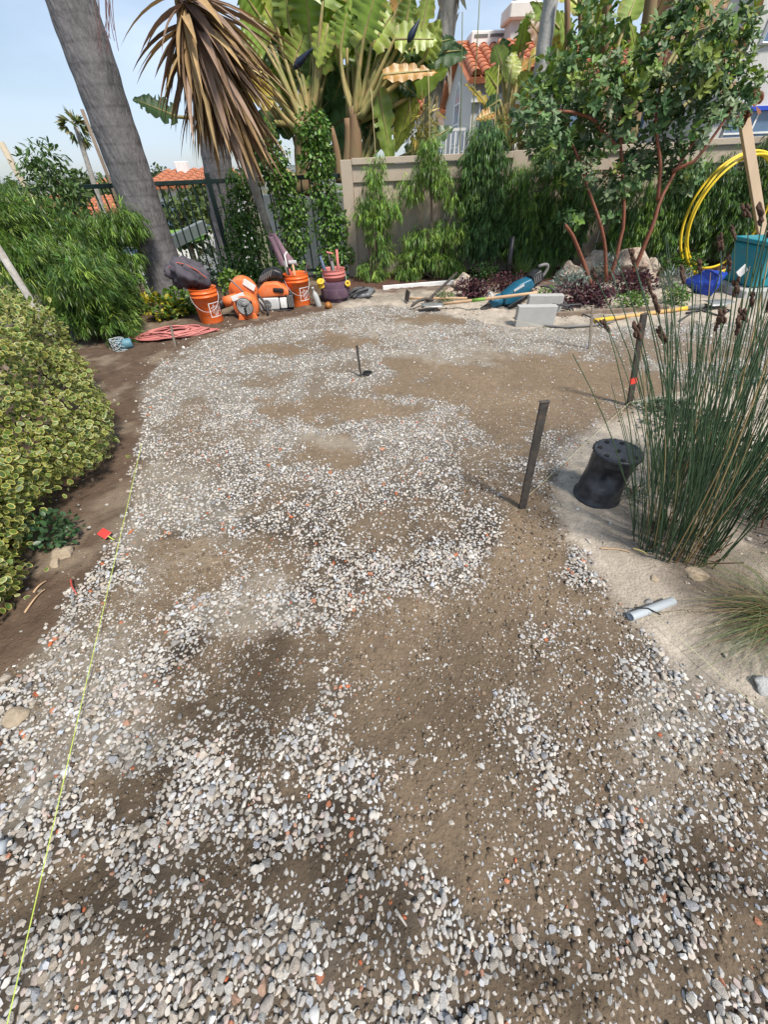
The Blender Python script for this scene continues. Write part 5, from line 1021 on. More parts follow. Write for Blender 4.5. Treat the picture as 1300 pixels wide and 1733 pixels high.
p3 = C_(570, 513)
PINK = mat('faded_red_plastic', (.52, .16, .14), rough=.6, var=.15, dirt=.3); PURPC = mat('purple_cloth', (.10, .055, .085), rough=.9, var=.3, bump=.4, bscale=200, dirt=.3)
t3 = bucket('faded red bucket wearing a purple pocket organizer beside the fence post', p3, m=PINK)
V, F = lathe([(.165, .0), (.185, .05), (.19, .12), (.175, .2), (.163, .235), (.156, .236)], 48); V[:, :2] *= (1 + .05 * np.sin(np.arctan2(V[:, 1], V[:, 0]) * 9) * np.clip(1 - V[:, 2] / .26, 0, 1))[:, None]; mk('pocket_skirt', (V + p3 + [0, 0, .005], F), PURPC, t3, True)
for k in range(7):
    a = -2.6 + k * .42; mk('pocket', X(rbox(.085, .02, .12, .012), rotz(a + PI / 2), p3 + [.185 * math.cos(a), .185 * math.sin(a), .11]), PURPC, t3, True)
stick('hand_tool', 'red-handled tool upright in the faded red bucket', p3 + [.06, .02, .1], p3 + [.07, .0, .57], .017, PINK, head=('shaft', X(rbox(.012, .012, .2, .002), None, p3 + [.06, .02, .25]), STEEL)); stick('level', 'dark blue bar leaning left in the faded red bucket', p3 + [-.05, 0, .1], p3 + [-.15, 0, .52], .02, mat('slate_blue', (.07, .10, .16), rough=.5), head=('end_cap', X(rbox(.05, .045, .02, .006), roty(-.25), p3 + [-.152, 0, .525]), BLACKP))
stick('pliers', 'red-gripped pliers crossing in the faded red bucket', p3 + [.0, 0, .2], p3 + [-.04, -.02, .54], .011, STEEL, head=('grip', tube([p3 + [-.06, -.02, .55], p3 + [.02, -.02, .53]], .012, 6), PINK)); stick('snips', 'grey snips standing in the faded red bucket', p3 + [.02, -.04, .15], p3 + [.0, -.06, .46], .02, GREYP, head=('jaw', X(rbox(.05, .015, .05, .005), None, p3 + [.0, -.06, .47]), STEEL))
YEL = mat('yellow_plastic', (.70, .45, .04), rough=.5, var=.1, dirt=.2)
def spool(label, p, r, h, m, tilt=0):
    prof = [(r * .35, 0), (r, 0), (r, h * .12), (r * .75, h * .16), (r * .75, h * .84), (r, h * .88), (r, h), (r * .35, h), (r * .35, 0)]
    tag(mk('tape_roll', X(lathe(prof, 24), rotx(tilt), p), m, None, True), label, 'tape roll', 'rolls hung on the organizer')
spool('yellow roll hanging left on the pocket organizer', p3 + [-.17, -.10, .20], .05, .07, YEL, .5); spool('small yellow roll on the right of the organizer', p3 + [.18, -.07, .20], .035, .06, YEL, 1.2)
V, F = lathe([(.001, 0), (.035, .0), (.037, .02), (.037, .13), (.028, .17), (.012, .19), (.012, .215), (.015, .216), (.015, .24), (.001, .24)], 20)
tag(mk('spray_bottle', X((V, F), roty(-.25), G(541, 520)), mat('clear_plastic', (.42, .42, .40), rough=.25, var=.1, dirt=.4), None, True), 'cloudy plastic bottle between the two right buckets', 'bottle'); tag(mk('jar', X(lathe([(.001, 0), (.04, 0), (.045, .02), (.045, .1), (.03, .12), (.03, .14), (.001, .14)], 20), rotx(1.2), G(557, 519)), mat('amber', (.35, .14, .03), rough=.4, dirt=.3), None, True), 'small amber jar lying before the faded red bucket', 'jar')
# grey bagged tool heap right of the faded bucket
hb2 = C_(612, 508, .05)
lumpy_bag('plastic_bag', 'crumpled grey plastic bag right of the faded red bucket', hb2 + [0, .05, .06], (.20, .12, .09), mat('grey_sheeting', (.13, .135, .14), rough=.35, var=.3, dirt=.25), 8, folds=.5)
tag(mk('loppers', J(tube(arc(hb2 + [-.28, -.12, .02], hb2 + [.05, .0, .14], .03), .012, 7), tube(arc(hb2 + [-.22, -.15, .02], hb2 + [.1, -.03, .12], .03), .012, 7)), BLACKP, None, True), 'black long-handled tool lying against the grey plastic bag', 'tool')
# --- orange leaf blower with round fan housing
bp_ = C_(425, 541, .10)
bl1 = thing('leaf_blower', 'orange handheld leaf blower with round grey fan guard, left of the white-sided engine', 'leaf blower', bp_)
def disc(c, r, th, m, name, par, n=28, tilt=.12, rim=.012):
    prof = [(.001, 0), (r - rim, 0), (r, rim), (r, th - rim), (r - rim, th), (.001, th)]; return mk(name, X(lathe(prof, n), rotx(PI / 2 + tilt) , np.array(c)), m, par, True)
disc(bp_ + [.0, .02, .145], .145, .13, ORANGE2, 'fan_housing', bl1); fg = disc(bp_ + [.0, -.105, .15], .098, .02, GREYP, 'fan_guard', bl1)
for k in range(5): mk('guard_ring', X(tube([(r_ * math.cos(a), 0, r_ * math.sin(a)) for r_ in (.018 + .016 * k,) for a in np.linspace(0, 2 * PI, 24)[:-1]], .004, 5, closed=True), rotx(.12), bp_ + [0, -.128, .15]), LIGHTGREY, fg)
for k in range(3): a = .5 + k * 2.1; mk('guard_spoke', X(rbox(.10, .012, .026, .005), roty(-a), bp_ + [.06 * math.cos(a), -.127, .15 + .06 * math.sin(a)]), BLACKP, fg)
disc(bp_ + [-.04, .19, .26], .165, .14, ORANGE2, 'engine_cover', bl1); mk('label_plate', X(rbox(.14, .006, .07, .003), roty(.6), bp_ + [.07, .035, .34]), WHITE, bl1); mk('label_plate', X(rbox(.16, .006, .055, .003), roty(-.25), bp_ + [-.05, -.12, .255]), WHITE, bl1)
mk('outlet', X(tube([(.0, 0, 0), (-.10, 0, -.015), (-.16, 0, -.03)], [.062, .056, .06], 16), None, bp_ + [-.09, -.03, .215]), ORANGE2, bl1, True); mk('nozzle_tube', tube([bp_ + [-.24, -.02, .185], bp_ + [-.42, .02, .12], bp_ + [-.55, .06, .08]], [.052, .05, .048], 16), BLACKP, bl1, True)
for s_ in (-1, 1): mk('foot', X(bev(prism([(-.035, 0), (.035, 0), (.012, .07), (-.012, .07)], .05), .006, 1), None, bp_ + [.085 * s_, -.09, .0]), ORANGE2, bl1)
mk('throttle_cable', tube(arc(bp_ + [-.13, -.02, .42], bp_ + [.0, -.03, .28], .01, 8), .009, 6), GREYP, bl1, True); mk('handle', tube(arc(bp_ + [.10, .10, .24], bp_ + [.22, -.02, .02], .05, 10, (1, 0, 0)), .014, 8), BLACKP, bl1, True)
# --- white-sided engine with black backpack pad
ep_ = C_(470, 527, .12)
en = thing('backpack_blower', 'orange and white engine blower with black pad on top, left of the tool bucket', 'leaf blower', ep_)
mk('engine_shroud', X(bev(prism([(-.19, .16), (.20, .17), (.19, .24), (.08, .315), (-.08, .32), (-.17, .25)], .26), .02, 2), rotz(.1), ep_), ORANGE2, en, True)
mk('side_cover', X(bev(prism([(-.20, .02), (.05, .02), (.06, .155), (-.19, .165)], .27), .018, 2), rotz(.1), ep_), LIGHTGREY, en, True); mk('side_cover', X(bev(prism([(.065, .03), (.15, .03), (.16, .15), (.07, .15)], .265), .012, 2), rotz(.1), ep_), WHITE, en, True)
cvr = disc(ep_ + [-.075, -.135, .095], .052, .012, mat('mesh_grey', (.38, .39, .38), rough=.6), 'intake_grille', en, tilt=.0, rim=.003)
for k in range(4): mk('grille_ring', X(tube([((.012 + .011 * k) * math.cos(a), 0, (.012 + .011 * k) * math.sin(a)) for a in np.linspace(0, 2 * PI, 20)[:-1]], .0022, 4, closed=True), None, ep_ + [-.075, -.15, .095]), GREYP, cvr)
mk('grip_slot', X(rbox(.13, .05, .05, .02, 3), roty(.12), ep_ + [.09, -.115, .235]), BLACK, en, True); mk('muffler', X(bev(prism([(.165, .03), (.24, .05), (.25, .18), (.205, .22), (.17, .16)], .24), .02, 2), rotz(.1), ep_), BLACKP, en, True)
for k in range(4): mk('cooling_fin', X(rbox(.012, .25, .13, .004), rotz(.1), ep_ + [.18 + .018 * k, -.02 + .002 * k, .11]), GREYP, en)
mk('back_pad', X(bev(prism([(-.16, 0), (-.13, .06), (-.05, .13), (.08, .15), (.17, .11), (.17, .02), (.10, .055), (.0, .05), (-.06, .0)], .22), .025, 2), rotz(.1), ep_ + [-.02, .05, .30]), BLACKP, en, True)
for k in range(6): mk('pad_rib', X(rbox(.014, .01, .08, .004), roty(.5), ep_ + [-.12 + .03 * k, -.065, .35 + .012 * k]), GREYP, en)
mk('strap', tube(arc(ep_ + [-.20, -.10, .28], ep_ + [-.09, -.17, .01], .03, 9, (-1, 0, 0)), .013, 6), BLACKP, en, True); mk('base_frame', tube([ep_ + [-.2, -.14, .01], ep_ + [.2, -.12, .01], ep_ + [.2, .1, .01], ep_ + [-.2, .1, .01]], .012, 6, closed=True), BLACKP, en)
# towel over the yucca stem
tw = AT(470, 440, 6.5); V, F = [], []
for i in range(22):
    for k in range(16): s_, t_ = i / 21, k / 15; V.append((tw[0] + (.02 + .15 * s_) + (.05 + .08 * s_) * (t_ - .5) * 2 + .02 * math.sin(t_ * 17 + s_ * 3), 6.36 - .06 * math.sin(t_ * PI) + .025 * math.sin(t_ * 14 + 2 * s_), .68 - .36 * s_ + .02 * math.cos(t_ * 9)))
for i in range(21):
    for k in range(15): F.append([i * 16 + k, i * 16 + k + 1, (i + 1) * 16 + k + 1, (i + 1) * 16 + k])
to_ = tag(mk('towel', (np.array(V), F), mat('pink_towel', (.36, .24, .27), rough=.95, var=.4, scale=40, bump=.5, col2=(.16, .08, .11), stretch=(3, 1, .4)), None, True), 'faded pink and purple cloth hung on the yucca stem', 'towel'); to_.modifiers.new('thick', 'SOLIDIFY').thickness = .012
# pink extension cord heap
PC = mat('pink_cord', (.50, .17, .15), rough=.6, var=.15, dirt=.25, dirtcol=(.35, .2, .15)); c0 = G(292, 570); P = []
for k in range(760):
    a = k * .19 + 1.2 * mnoise.noise(Vector((k * .02, 9, 0))); cx_ = .30 * mnoise.noise(Vector((k * .006, 1, 0))); cy_ = .10 * mnoise.noise(Vector((k * .008, 5, 0)))
    rx_ = .30 + .20 * mnoise.noise(Vector((k * .012, 2, 0))); ry_ = .11 + .06 * mnoise.noise(Vector((k * .015, 4, 0)))
    P.append((c0[0] + cx_ + rx_ * math.cos(a) + .1 * ry_ * math.sin(a), c0[1] + cy_ + ry_ * math.sin(a) + .30 * rx_ * math.cos(a), .012 + .075 * abs(mnoise.noise(Vector((k * .09, 3, 0)))) + .05 * (k / 760) * max(0, 1 - abs(cx_ + rx_ * math.cos(a)) / .45)))
tag(mk('extension_cord', tube(P, .0075, 6), PC, None, True), 'tangled heap of faded pink extension cord left of the bucket', 'cord')
c1 = G(213, 592); sp = thing('string_reel', 'small blue reel wound with pale string beside the hedge', 'reel', c1)
mk('body', X(tube([(-.07, 0, 0), (-.06, 0, 0), (.06, 0, 0), (.07, 0, 0)], [.02, .05, .05, .045], 14), rotz(.5), c1 + [0, .02, .05]), mat('blue_reel', (.09, .22, .28), rough=.5, dirt=.3), sp, True)
P = [(.06 * math.cos(a * 1.0) + .01 * math.sin(a * 3.3), .06 * math.sin(a) , .055 * math.sin(a * .7) + .055) for a in np.linspace(0, 50, 260)]; mk('string', X(tube(P, .0035, 5, False), None, c1 + [-.05, .0, 0]), mat('pale_string', (.42, .46, .46), rough=.8), sp, True)

# ================================================================== TOOLS AND MATERIALS, RIGHT SIDE
# grey concrete blocks
def block(label, c, rz, sx=.40, sy=.10, sz=.20, tilt=0):
    tag(mk('concrete_block', X(rbox(sx, sy, sz, .006, 2), rotz(rz) @ rotx(tilt), np.array(c) + [0, 0, sz / 2 - .005]), CONC), label, 'concrete block', 'grey concrete blocks')
block('nearest grey concrete block standing on edge with string across', C_(902, 553, .05), -.10)
block('grey concrete block behind the nearest one, below the power cord', C_(917, 533, .06), -.12, .38)
# demolition hammer
TEAL = mat('teal_plastic', (.012, .11, .18), rough=.38, var=.12, dirt=.2, dirtcol=(.12, .14, .14))
dh = C_(868, 525, .10); ham = thing('demolition_hammer', 'teal and black power hammer lying beside the grey blocks', 'power tool', dh)
Rh = rotz(.20) @ roty(-.42)
mk('motor_housing', X(bev(prism([(-.20, -.05), (-.18, .05), (.02, .085), (.17, .07), (.20, -.03), (.05, -.085), (-.12, -.08)], .16), .02, 2), Rh, dh + [.02, .05, .17]), TEAL, ham, True)
mk('gear_case', X(tube([(-.33, 0, 0), (-.30, 0, 0), (-.20, 0, .0), (-.18, 0, 0)], [.05, .065, .07, .06], 18), Rh, dh + [.0, .05, .175]), TEAL, ham, True); mk('chuck', X(tube([(-.46, 0, 0), (-.44, 0, 0), (-.36, 0, 0), (-.33, 0, 0)], [.018, .034, .04, .05], 14), Rh, dh + [0, .05, .175]), STEEL, ham, True)
mk('underside', X(bev(prism([(-.16, -.10), (.10, -.10), (.16, -.04), (-.18, -.05)], .14), .015, 2), Rh, dh + [.03, .03, .15]), BLACKP, ham, True); mk('vent_panel', X(bev(prism([(.17, -.05), (.17, .09), (.30, .10), (.32, -.02)], .15), .02, 2), Rh, dh + [.02, .05, .17]), BLACKP, ham, True)
for k in range(4): mk('vent_slot', X(rbox(.012, .004, .08, .001), Rh, dh + (Rh @ np.array([.20 + .024 * k, -.076, .03])) + [.02, .05, .17]), GREYP, ham)
mk('rear_handle', X(tube(arc((.28, 0, -.04), (.30, 0, .12), .12, 12, (1, 0, .2)), .018, 10), Rh, dh + [.02, .05, .17]), GREYP, ham, True); mk('side_handle', tube(arc(dh + [-.28, -.05, .10], dh + [-.33, .05, .12], .06, 12), .011, 8), LIGHTGREY, ham, True); mk('maker_plate', X(rbox(.13, .004, .028, .002), Rh, dh + (Rh @ np.array([0, -.084, .055])) + [.02, .05, .17]), LIGHTGREY, ham)
# cord round the blocks
BC = mat('grey_cord', (.06, .06, .065), rough=.6, var=.2, dirt=.3); q = C_(945, 535, .05); P = []
for k in range(120): a = k * .26; P.append((q[0] + (.10 + .04 * math.sin(k * .07)) * math.cos(a) + .001 * k, q[1] + .09 * math.sin(a) + .02, .02 + .10 * (.5 + .5 * math.cos(a * .5 + 1)) * (.3 + .7 * abs(math.sin(k * .05)))))
P += [tuple(v) for v in wob(arc(P[-1], G(1020, 556) + [0, 0, .015], .01, 24), .02, 3, 5)]
P = [tuple(v) for v in wob(arc(dh + [.30, .05, .20], P[0], .08, 14), .02, 3, 2)] + P
tag(mk('power_cord', tube(P, .0085, 7), BC, None, True), 'dark power cord looped beside the grey blocks', 'cord')
# rake / hoe and shovel lying at the patio edge
def tool_line(name, label, a, b, r, m, group=None): 
    t = thing(name, label, 'garden tool', a, group); mk('handle', tube(np.array(a) + (np.array(b) - np.array(a)) * np.linspace(0, 1, 6)[:, None], r, 10), m, t, True); return t
a, b = G(905, 530) + [0, .05, .20], G(745, 524) + [0, 0, .06]
rk = tool_line('shovel', 'shovel with pale wooden green-banded handle lying toward the blocks', a, b, .017, WOOD); mk('band', tube([a + (b - a) * .52, a + (b - a) * .66], .019, 10), mat('green_band', (.16, .30, .05), rough=.6), rk, True)
V = np.array([(x, y, .05 - 2.0 * y * y) for x in np.linspace(0, .26, 8) for y in np.linspace(-.1, .1, 7) * (1 - max(0, x - .14) * 3.2)]); F = [[i * 7 + j, i * 7 + j + 1, i * 7 + j + 8, i * 7 + j + 7] for i in range(7) for j in range(6)]
o = mk('blade', X((V, F), rotz(PI + .1), b + [.02, .0, -.035]), mat('worn_steel', (.30, .30, .29), rough=.45, metal=.6, var=.3, dirt=.5), rk, True); o.modifiers.new('thick', 'SOLIDIFY').thickness = .004; mk('socket', tube([b + [.12, 0, .01], b + [-.04, 0, 0]], [.018, .024], 10), STEEL, rk, True)
a, b = C_(770, 496, .1) + [0, 0, .22], G(716, 521) + [0, 0, .03]; hoe = tool_line('pick', 'dark-handled pick leaning over the shovel blade', a, b, .017, STEEL); mk('head', tube(arc(b + [-.16, -.06, .0], b + [.14, .10, .02], .05, 12), [.006] + [.018] * 10 + [.006], 8), STEEL, hoe, True)
a, b = G(790, 512) + [0, 0, .05], G(692, 512) + [0, 0, .05]; hoe = tool_line('hoe', 'old hoe with rusty square head at the bed edge', a, b, .013, WOOD); mk('head', X(rbox(.02, .14, .12, .003), rotz(.2) @ roty(.2), b + [-.02, 0, .03]), STEEL, hoe); mk('neck', tube(arc(b, b + [-.02, 0, .05], .02, 5), .009, 7), STEEL, hoe)
# yellow-handled shovel on the right
a, b = G(1006, 547) + [0, 0, .025], G(1160, 527) + [0, 0, .03]
ys = tool_line('shovel', 'shovel with yellow and tan handle lying before the purple cover', a, b, .021, mat('tan_handle', (.55, .33, .12), rough=.55, var=.12)); mk('grip', tube([a + (a - b) * .005, a + (b - a) * .18], .023, 10), YEL, ys, True); mk('collar', tube([a + (b - a) * .90, b], .024, 10), YEL, ys, True)
mk('socket', tube([b, b + (b - a) * .22], [.02, .026], 10), GREYP, ys, True); o = mk('blade', X((V * 1.15, F), rotz(.05), b + (b - a) * .2 + [0, 0, -.01]), MATS['worn_steel'], ys, True); o.modifiers.new('thick', 'SOLIDIFY').thickness = .004
tag(mk('hose', tube(wob([G(x, y) + [0, 0, .014] for x, y in ((1160, 533), (1190, 528), (1215, 520), (1235, 528), (1215, 536), (1180, 527), (1150, 545))], .02, 4, 1), .010, 7), BLACKP, None, True), 'short black hose looped by the shovel blade', 'hose')
tag(mk('drip_line', tube(wob([G(x, y) + [0, 0, .012] for x, y in ((920, 553), (960, 556), (1010, 553), (1040, 548))], .02, 3, 1), .012, 7), GREYP, None, True), 'grey pipe lying along the gravel right of the blocks', 'pipe')
# blue bag
V, F = ICO[4]; V = V.copy(); bb = C_(1188, 503, .12); n1 = nz1(V, 1.2, 21, 3); n2 = np.array([mnoise.ridged_multi_fractal(Vector(v * 1.5), .9, 2, 4, .8, 1.6) for v in V]); V = cutstone(4, 77, 8, .02)[0]; V = V * (1 + .10 * n1 + .16 * (n2 - 1.2))[:, None] * [.29, .19, .25]; V[:, 0] += .25 * np.maximum(V[:, 2], 0); V[:, 2] = np.maximum(V[:, 2], -.12)
bbag = tag(mk('bag', (V + bb + [0, 0, .13], F.tolist()), mat('blue_plastic_bag', (.012, .05, .36), rough=.4, var=.35, bump=.9, bscale=14, bdist=.04, spec=.5), None, True), 'crumpled bright blue plastic bag beside the teal box', 'bag'); mk('label', X(rbox(.12, .01, .10, .003), roty(.6) @ rotz(.2), bb + [.26, -.10, .26]), WHITE, bbag)
# teal box on a concrete step
tp = C_(1290, 505, .3); stp = tag(mk('concrete_step', bx(tp[0] - .55, tp[0] + 1.2, tp[1] - .32, tp[1] + .5, -.02, .09, .01), CONC), 'low concrete step under the teal box at the right edge', 'step')
TB = mat('teal_tub', (.02, .27, .33), rough=.4, var=.12, dirt=.2); tbx = thing('storage_tub', 'teal plastic tub with darker lid at the right edge', 'tub', tp + [0, 0, .092])
def tub(x0, x1, y0, y1, z0, z1, fl):
    V, F = box(x0, x1, y0, y1, z0, z1); V[4:, 0] += [-fl, fl, fl, -fl]; V[4:, 1] += [-fl, -fl, fl, fl]; return bev((V, F), .03, 3)
mk('body', tub(tp[0] - .42, tp[0] + .7, tp[1] - .2, tp[1] + .3, .094, .50, .04), TB, tbx, True); mk('lid', bev(box(tp[0] - .48, tp[0] + .76, tp[1] - .26, tp[1] + .36, .505, .55), .015, 2), TB, tbx, True)
for k in range(6): mk('rib', X(rbox(.02, .02, .32, .008), rotx(.08), (tp[0] - .3 + .16 * k, tp[1] - .225, .30)), TB, tbx)
mk('latch', X(rbox(.12, .03, .08, .01), None, (tp[0] - .1, tp[1] - .275, .49)), BLACKP, tbx)
# plank leaning with a dry leaf over its top
pa = AT(1297, 432, 6.0); pb = AT(1258, 190, 6.25); dv = pb - pa; dv /= np.linalg.norm(dv); pa2 = pa - dv * (pa[2] / dv[2])
xx = np.cross(dv, [0, 1.0, 0]); xx /= np.linalg.norm(xx); yy = np.cross(xx, dv); ln = np.linalg.norm(pb - pa2); V, F = bev(box(-.05, .05, -.025, .025, 0, ln), .004, 1)
tag(mk('plank', (V @ np.stack([xx, -yy, dv], 0) + pa2, F), mat('new_wood', (.58, .42, .28), rough=.7, var=.15, scale=5, stretch=(1, 1, .1)), None), 'pale timber post leaning behind the teal tub', 'plank')
P = pb + rng.normal(size=(9, 3)) * [.06, .05, .07] + [-.02, -.06, .06]; v = bulk_leaves(P, np.tile([0, -.4, -1.0], (9, 1)), (.12, .2), hsv_jit([(.17, .07, .04), (.22, .09, .05)], 9)); tag(mk('dry_leaves', (v[0], v[1]), LEAF_DULL, None, col=v[2]), 'withered brown leaf cluster at the top of the timber post', 'leaves', kind='stuff')
# yellow hose coil standing against the shrubs
hc = AT(1238, 368, 6.25); P = []
for k in range(150):
    a = k / 150 * 2 * PI * 3.0 - 1.9; r_ = .62 + .07 * math.sin(a * .37 + 1) * (.6 + .4 * math.sin(a + 2.6)); P.append((hc[0] + r_ * math.cos(a) * .98 + .03 * math.sin(a * .5), hc[1] + .10 * math.sin(a * .6) + .05 * math.cos(a) + .10 * math.sin(a), max(.03, hc[2] + r_ * 1.02 * math.sin(a))))
tag(mk('hose_coil', tube(P, .016, 9), mat('yellow_hose', (.72, .50, .02), rough=.4, var=.1, dirt=.12), None, True), 'large coil of yellow hose standing upright by the shrubs', 'hose')
tag(mk('riser_pipe', tube([G(858, 478), G(858, 478) + [-.02, .02, .55]], .035, 12), BLACKP, None, True), 'short black riser pipe below the weeping shrubs', 'pipe')
gc_ = G(1090, 462) + [.15, .35, .42]; tag(mk('garden_light', X(lathe([(.001, .16), (.06, .15), (.10, .11), (.12, .05), (.12, .0), (.03, -.02), (.03, -.42), (.001, -.42)], 20), None, gc_), mat('grey_dome', (.30, .31, .36), rough=.5), None, True), 'grey dome lamp peeking over the largest boulder', 'lamp')
tag(mk('drip_tube', tube(arc(G(790, 462), G(850, 458), .10, 12), .009, 7), BLACK, None, True), 'black drip tube arching below the fence', 'tube')
# ================================================================== NEAR THINGS ON THE PATIO
# upturned nursery pot, dented on the near side
pp_ = np.array([1.13, 1.43, .0]); pot = thing('nursery_pot', 'upturned black nursery pot with dented side beside the rushes', 'pot', pp_)
prof = [(.106, .0), (.113, .003), (.113, .014), (.108, .017), (.108, .024), (.104, .028), (.103, .262), (.108, .270), (.108, .284), (.100, .288), (.096, .283), (.04, .282), (.001, .282)]
PV, PF = [], []
pr_ = []
for (r0_, z0_), (r1_, z1_) in zip(prof[:-1], prof[1:]):
    m_ = max(1, int(math.hypot(r1_ - r0_, z1_ - z0_) / .012)); pr_ += [(r0_ + (r1_ - r0_) * i / m_, z0_ + (z1_ - z0_) * i / m_) for i in range(m_)]
pr_.append(prof[-1]); V, F = lathe(pr_, 56); ang = np.arctan2(V[:, 1], V[:, 0]); dent = np.exp(-((ang + 2.0) / .62) ** 2) * np.clip(1 - np.abs(V[:, 2] - .165) / .07, 0, 1) ** .7
V[:, :2] *= (1 - .50 * dent - .07 * np.clip(1 - np.abs(V[:, 2] - .16) / .10, 0, 1))[:, None]; sh_ = .10 * np.clip((V[:, 2] - .14) / .16, 0, 1); V[:, 0] += sh_ * .05; top = ((V[:, 2] > .266) & (V[:, 2] < .287)).astype(float); V[:, :2] *= (1 + .03 * top * np.sign(np.sin(ang * 26)))[:, None]
mk('body', (V + pp_, F), mat('pot_plastic', (.03, .032, .038), rough=.32, var=.35, scale=12, bump=.25, bscale=30, dirt=.55, dirtcol=(.085, .085, .09)), pot, True)  # grey-blue dirt tone also stands in for sky reflection on the plastic
for k in range(7):
    a = k * .9; r_ = .08 if k else 0; mk('drain_hole', X(lathe([(.001, .003), (.011, .003), (.011, 0)], 12), None, pp_ + [r_ * math.cos(a) + .005, r_ * math.sin(a), .2835]), BLACK, pot)
# stakes
def stake(label, x, y, top, w_=.034, th=.012, m=STEEL, red=False, Yt=None):
    b = G(x, y); e = AT(top[0], top[1], Yt or b[1] + .02); d = e - b; ln = np.linalg.norm(d); d /= ln; xa = np.cross(d, [0, 1.0, 0]); xa /= np.linalg.norm(xa); ya = np.cross(xa, d); Rm = np.stack([xa, -ya, d], 1)
    t = thing('stake', label, 'stake', b, 'stakes marking the patio edge'); mk('shaft', X(bev(box(-w_ / 2, w_ / 2, -th / 2, th / 2, -.08, ln), .002, 1), Rm, b), m, t)
    if red: mk('tape_band', X(box(-w_ / 2 - .001, w_ / 2 + .001, -th / 2 - .001, th / 2 + .001, ln * .26, ln * .33), Rm, b), mat('red_tape', (.75, .07, .05), rough=.5), t)
    else: mk('cap', X(bev(box(-w_ / 2 - .002, w_ / 2 + .002, -th / 2 - .002, th / 2 + .002, ln + .0005, ln + .006), .001, 1), Rm, b), m, t)
    return t
stake('tall dark steel stake standing alone in the gravel left of the pot', 884, 862, (922, 681), .036, .014)
stake('leaning dark stake with red tape band behind the pot', 1066, 684, (1091, 530), .036, .02, red=True); stake('thin black rod standing beside a small drain in the far gravel', 611, 637, (604, 586), .018, .012); stake('thin grey stake before the yellow shovel handle', 998, 590, (1004, 518), .022, .012, mat('weathered_wood', (.24, .20, .16), var=.3)); stake('short stake at the edge of the pink cord', 297, 588, (289, 552), .02, .012, MATS['weathered_wood']); stake('brown wooden stake showing through the right rushes', 1272, 640, (1296, 575), .04, .03, BARK)
dr = G(622, 634); dg_ = thing('drain_cover', 'small dark round drain grate in the far gravel', 'drain', dr + [0, 0, .01]); mk('rim', X(lathe([(.032, 0), (.042, 0), (.042, .008), (.032, .008), (.032, 0)], 24), None, dr + [0, 0, .012]), BLACKP, dg_)
for k in range(5): mk('bar', box(dr[0] - .03, dr[0] + .03, dr[1] - .027 + k * .012, dr[1] - .022 + k * .012, dr[2] + .013, dr[2] + .018), BLACKP, dg_)
# string lines, tag, pipe
STR = mat('lime_string', (.50, .62, .10), rough=.7, var=.1); STW = mat('pale_line', (.55, .52, .30), rough=.8)
def line(label, pts, m, r=.0022, z=.03): tag(mk('string_line', tube(np.concatenate([a + (b - a) * np.linspace(0, 1, 6)[:, None] for a, b in zip(pts[:-1], pts[1:])]), r, 5), m), label, 'string', 'layout strings')
line('lime layout string running down the left side of the gravel', [G(243, 758) + [0, 0, .03], G(28, 1733) + [0, 0, .03], G(-5, 1900) + [0, 0, .03]], STR, .0012)
line('pale string from the grey pipe end toward the lower right corner', [G(1094, 1045) + [0, 0, .04], G(1300, 1232) + [0, 0, .035], G(1420, 1340) + [0, 0, .03]], STW, .0011); line('pale string running between the tall stake and the red-taped stake', [G(886, 852) + [0, 0, .03], G(1062, 690) + [0, 0, .04], G(1320, 640) + [0, 0, .05]], STW, .0011); line('pale string stretched across the nearest grey block', [G(842, 552) + [0, -.02, .10], G(932, 566) + [0, -.02, .06]], STW, .002)
rt_ = G(182, 910); tg = tag(mk('marker_tag', X(bev(box(-.036, .036, -.02, .02, .0, .004), .002, 1), rotz(-.55) @ rotx(.25), rt_ + [0, 0, .03]), mat('red_card', (.72, .06, .05), rough=.5)), 'small red marker tag on the lime string', 'tag'); mk('cord_tie', tube([rt_ + [.03, -.02, .03], rt_ + [.075, -.05, .035]], .003, 5), STR, tg)
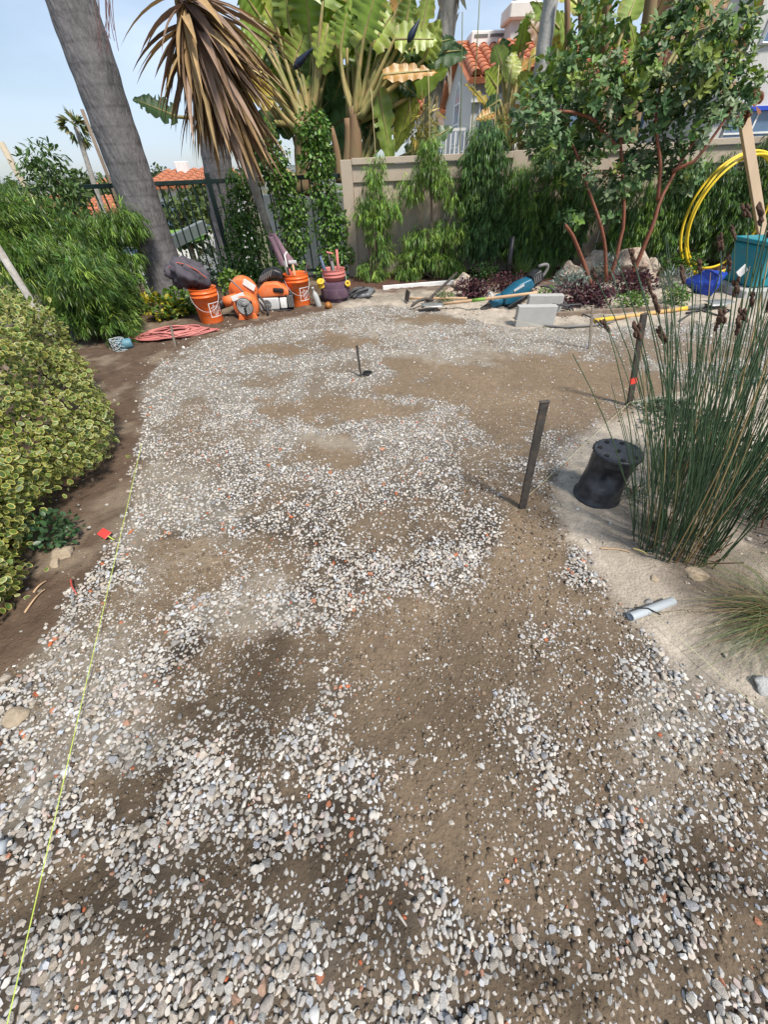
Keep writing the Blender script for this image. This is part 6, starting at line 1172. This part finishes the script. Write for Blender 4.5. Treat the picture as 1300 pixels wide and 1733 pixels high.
a, b = G(1064, 1048) + [0, 0, .018], G(1133, 1024) + [0, 0, .03]; pv = tag(mk('pipe', J(X(lathe([(.0165, 0), (.0165, np.linalg.norm(b - a)), (.013, np.linalg.norm(b - a)), (.013, .0), (.0165, 0)], 20), np.stack([np.cross([0, 0, 1.0], (b - a) / np.linalg.norm(b - a)) / np.linalg.norm(np.cross([0, 0, 1.0], (b - a) / np.linalg.norm(b - a))), np.cross((b - a) / np.linalg.norm(b - a), np.cross([0, 0, 1.0], (b - a) / np.linalg.norm(b - a)) / np.linalg.norm(np.cross([0, 0, 1.0], (b - a) / np.linalg.norm(b - a)))), (b - a) / np.linalg.norm(b - a)], 1), a)), mat('grey_pvc', (.38, .41, .43), rough=.45, var=.06, dirt=.2), None, True), 'short light grey plastic pipe lying on the gravel edge', 'pipe'); mk('tie', tube([a + (b - a) * .28 + [-.03, .015, .012], a + (b - a) * .36 + [0, 0, .0185], a + (b - a) * .44 + [.02, -.03, .012]], .003, 5), BLACK, pv)
a = G(-12, 1440) + [0, 0, .02]; b = G(18, 1434) + [0, 0, .02]; tag(mk('pipe', tube([a, b], .016, 14), MATS['grey_pvc'], None, True), 'end of a grey plastic pipe at the lower left edge', 'pipe')
# twigs and debris
for k, (x0, y0, x1, y1, lab, m) in enumerate([(45, 1040, 80, 1000, 'pale twig on the soil under the hedge', WOOD), (60, 1005, 82, 985, 'second pale twig lying above the first', WOOD), (122, 985, 132, 1010, 'small red plastic strip on the brown soil', mat('red_strip', (.5, .08, .06))), (672, 1540, 690, 1565, 'thin grey twig among the near stones', GREYBARK), (1015, 930, 1065, 938, 'dry straw lying left of the rushes', WOOD), (1070, 932, 1095, 942, 'yellow dry leaf blade at the rush base', mat('straw', (.6, .5, .18)))]):
    tag(mk('twig', tube(wob(arc(G(x0, y0) + [0, 0, .014], G(x1, y1) + [0, 0, .014], .008, 7), .006, 12, k), np.linspace(.004, .002, 7), 6), m), lab, 'twig', 'twigs and scraps')
for k, (x, y, r_, lab) in enumerate([(1290, 1165, .045, 'grey stone resting on the sand at the right edge'), (1175, 975, .05, 'crumbly clod of pale soil below the rushes'), (110, 940, .055, 'broken clod of pale soil near the red tag'), (95, 955, .035, 'smaller clod beside the broken one'), (1105, 985, .035, 'clod of pale sand in front of the rushes'), (30, 1215, .045, 'large flat tan stone at the left edge')]):
    V, F = cutstone(3, 400 + k, 9, .15); tag(mk('clod' if 'clod' in lab else 'loose_stone', (V * [r_, r_ * .8, r_ * .55] + G(x, y) + [0, 0, r_ * .25], F), mat('clod_soil', (.34, .27, .19), rough=.95, var=.2, scale=20, bump=.8, bscale=60) if 'clod' in lab or 'tan' in lab else CONC, None, True), lab, 'clod' if 'clod' in lab else 'stone', 'loose clods and stones')
bpy.context.view_layer.update()
print('TRIS', sum(len(o.data.loop_triangles) if o.data.loop_triangles else sum(len(p.vertices) - 2 for p in o.data.polygons) for o in bpy.data.objects if o.type == 'MESH'))
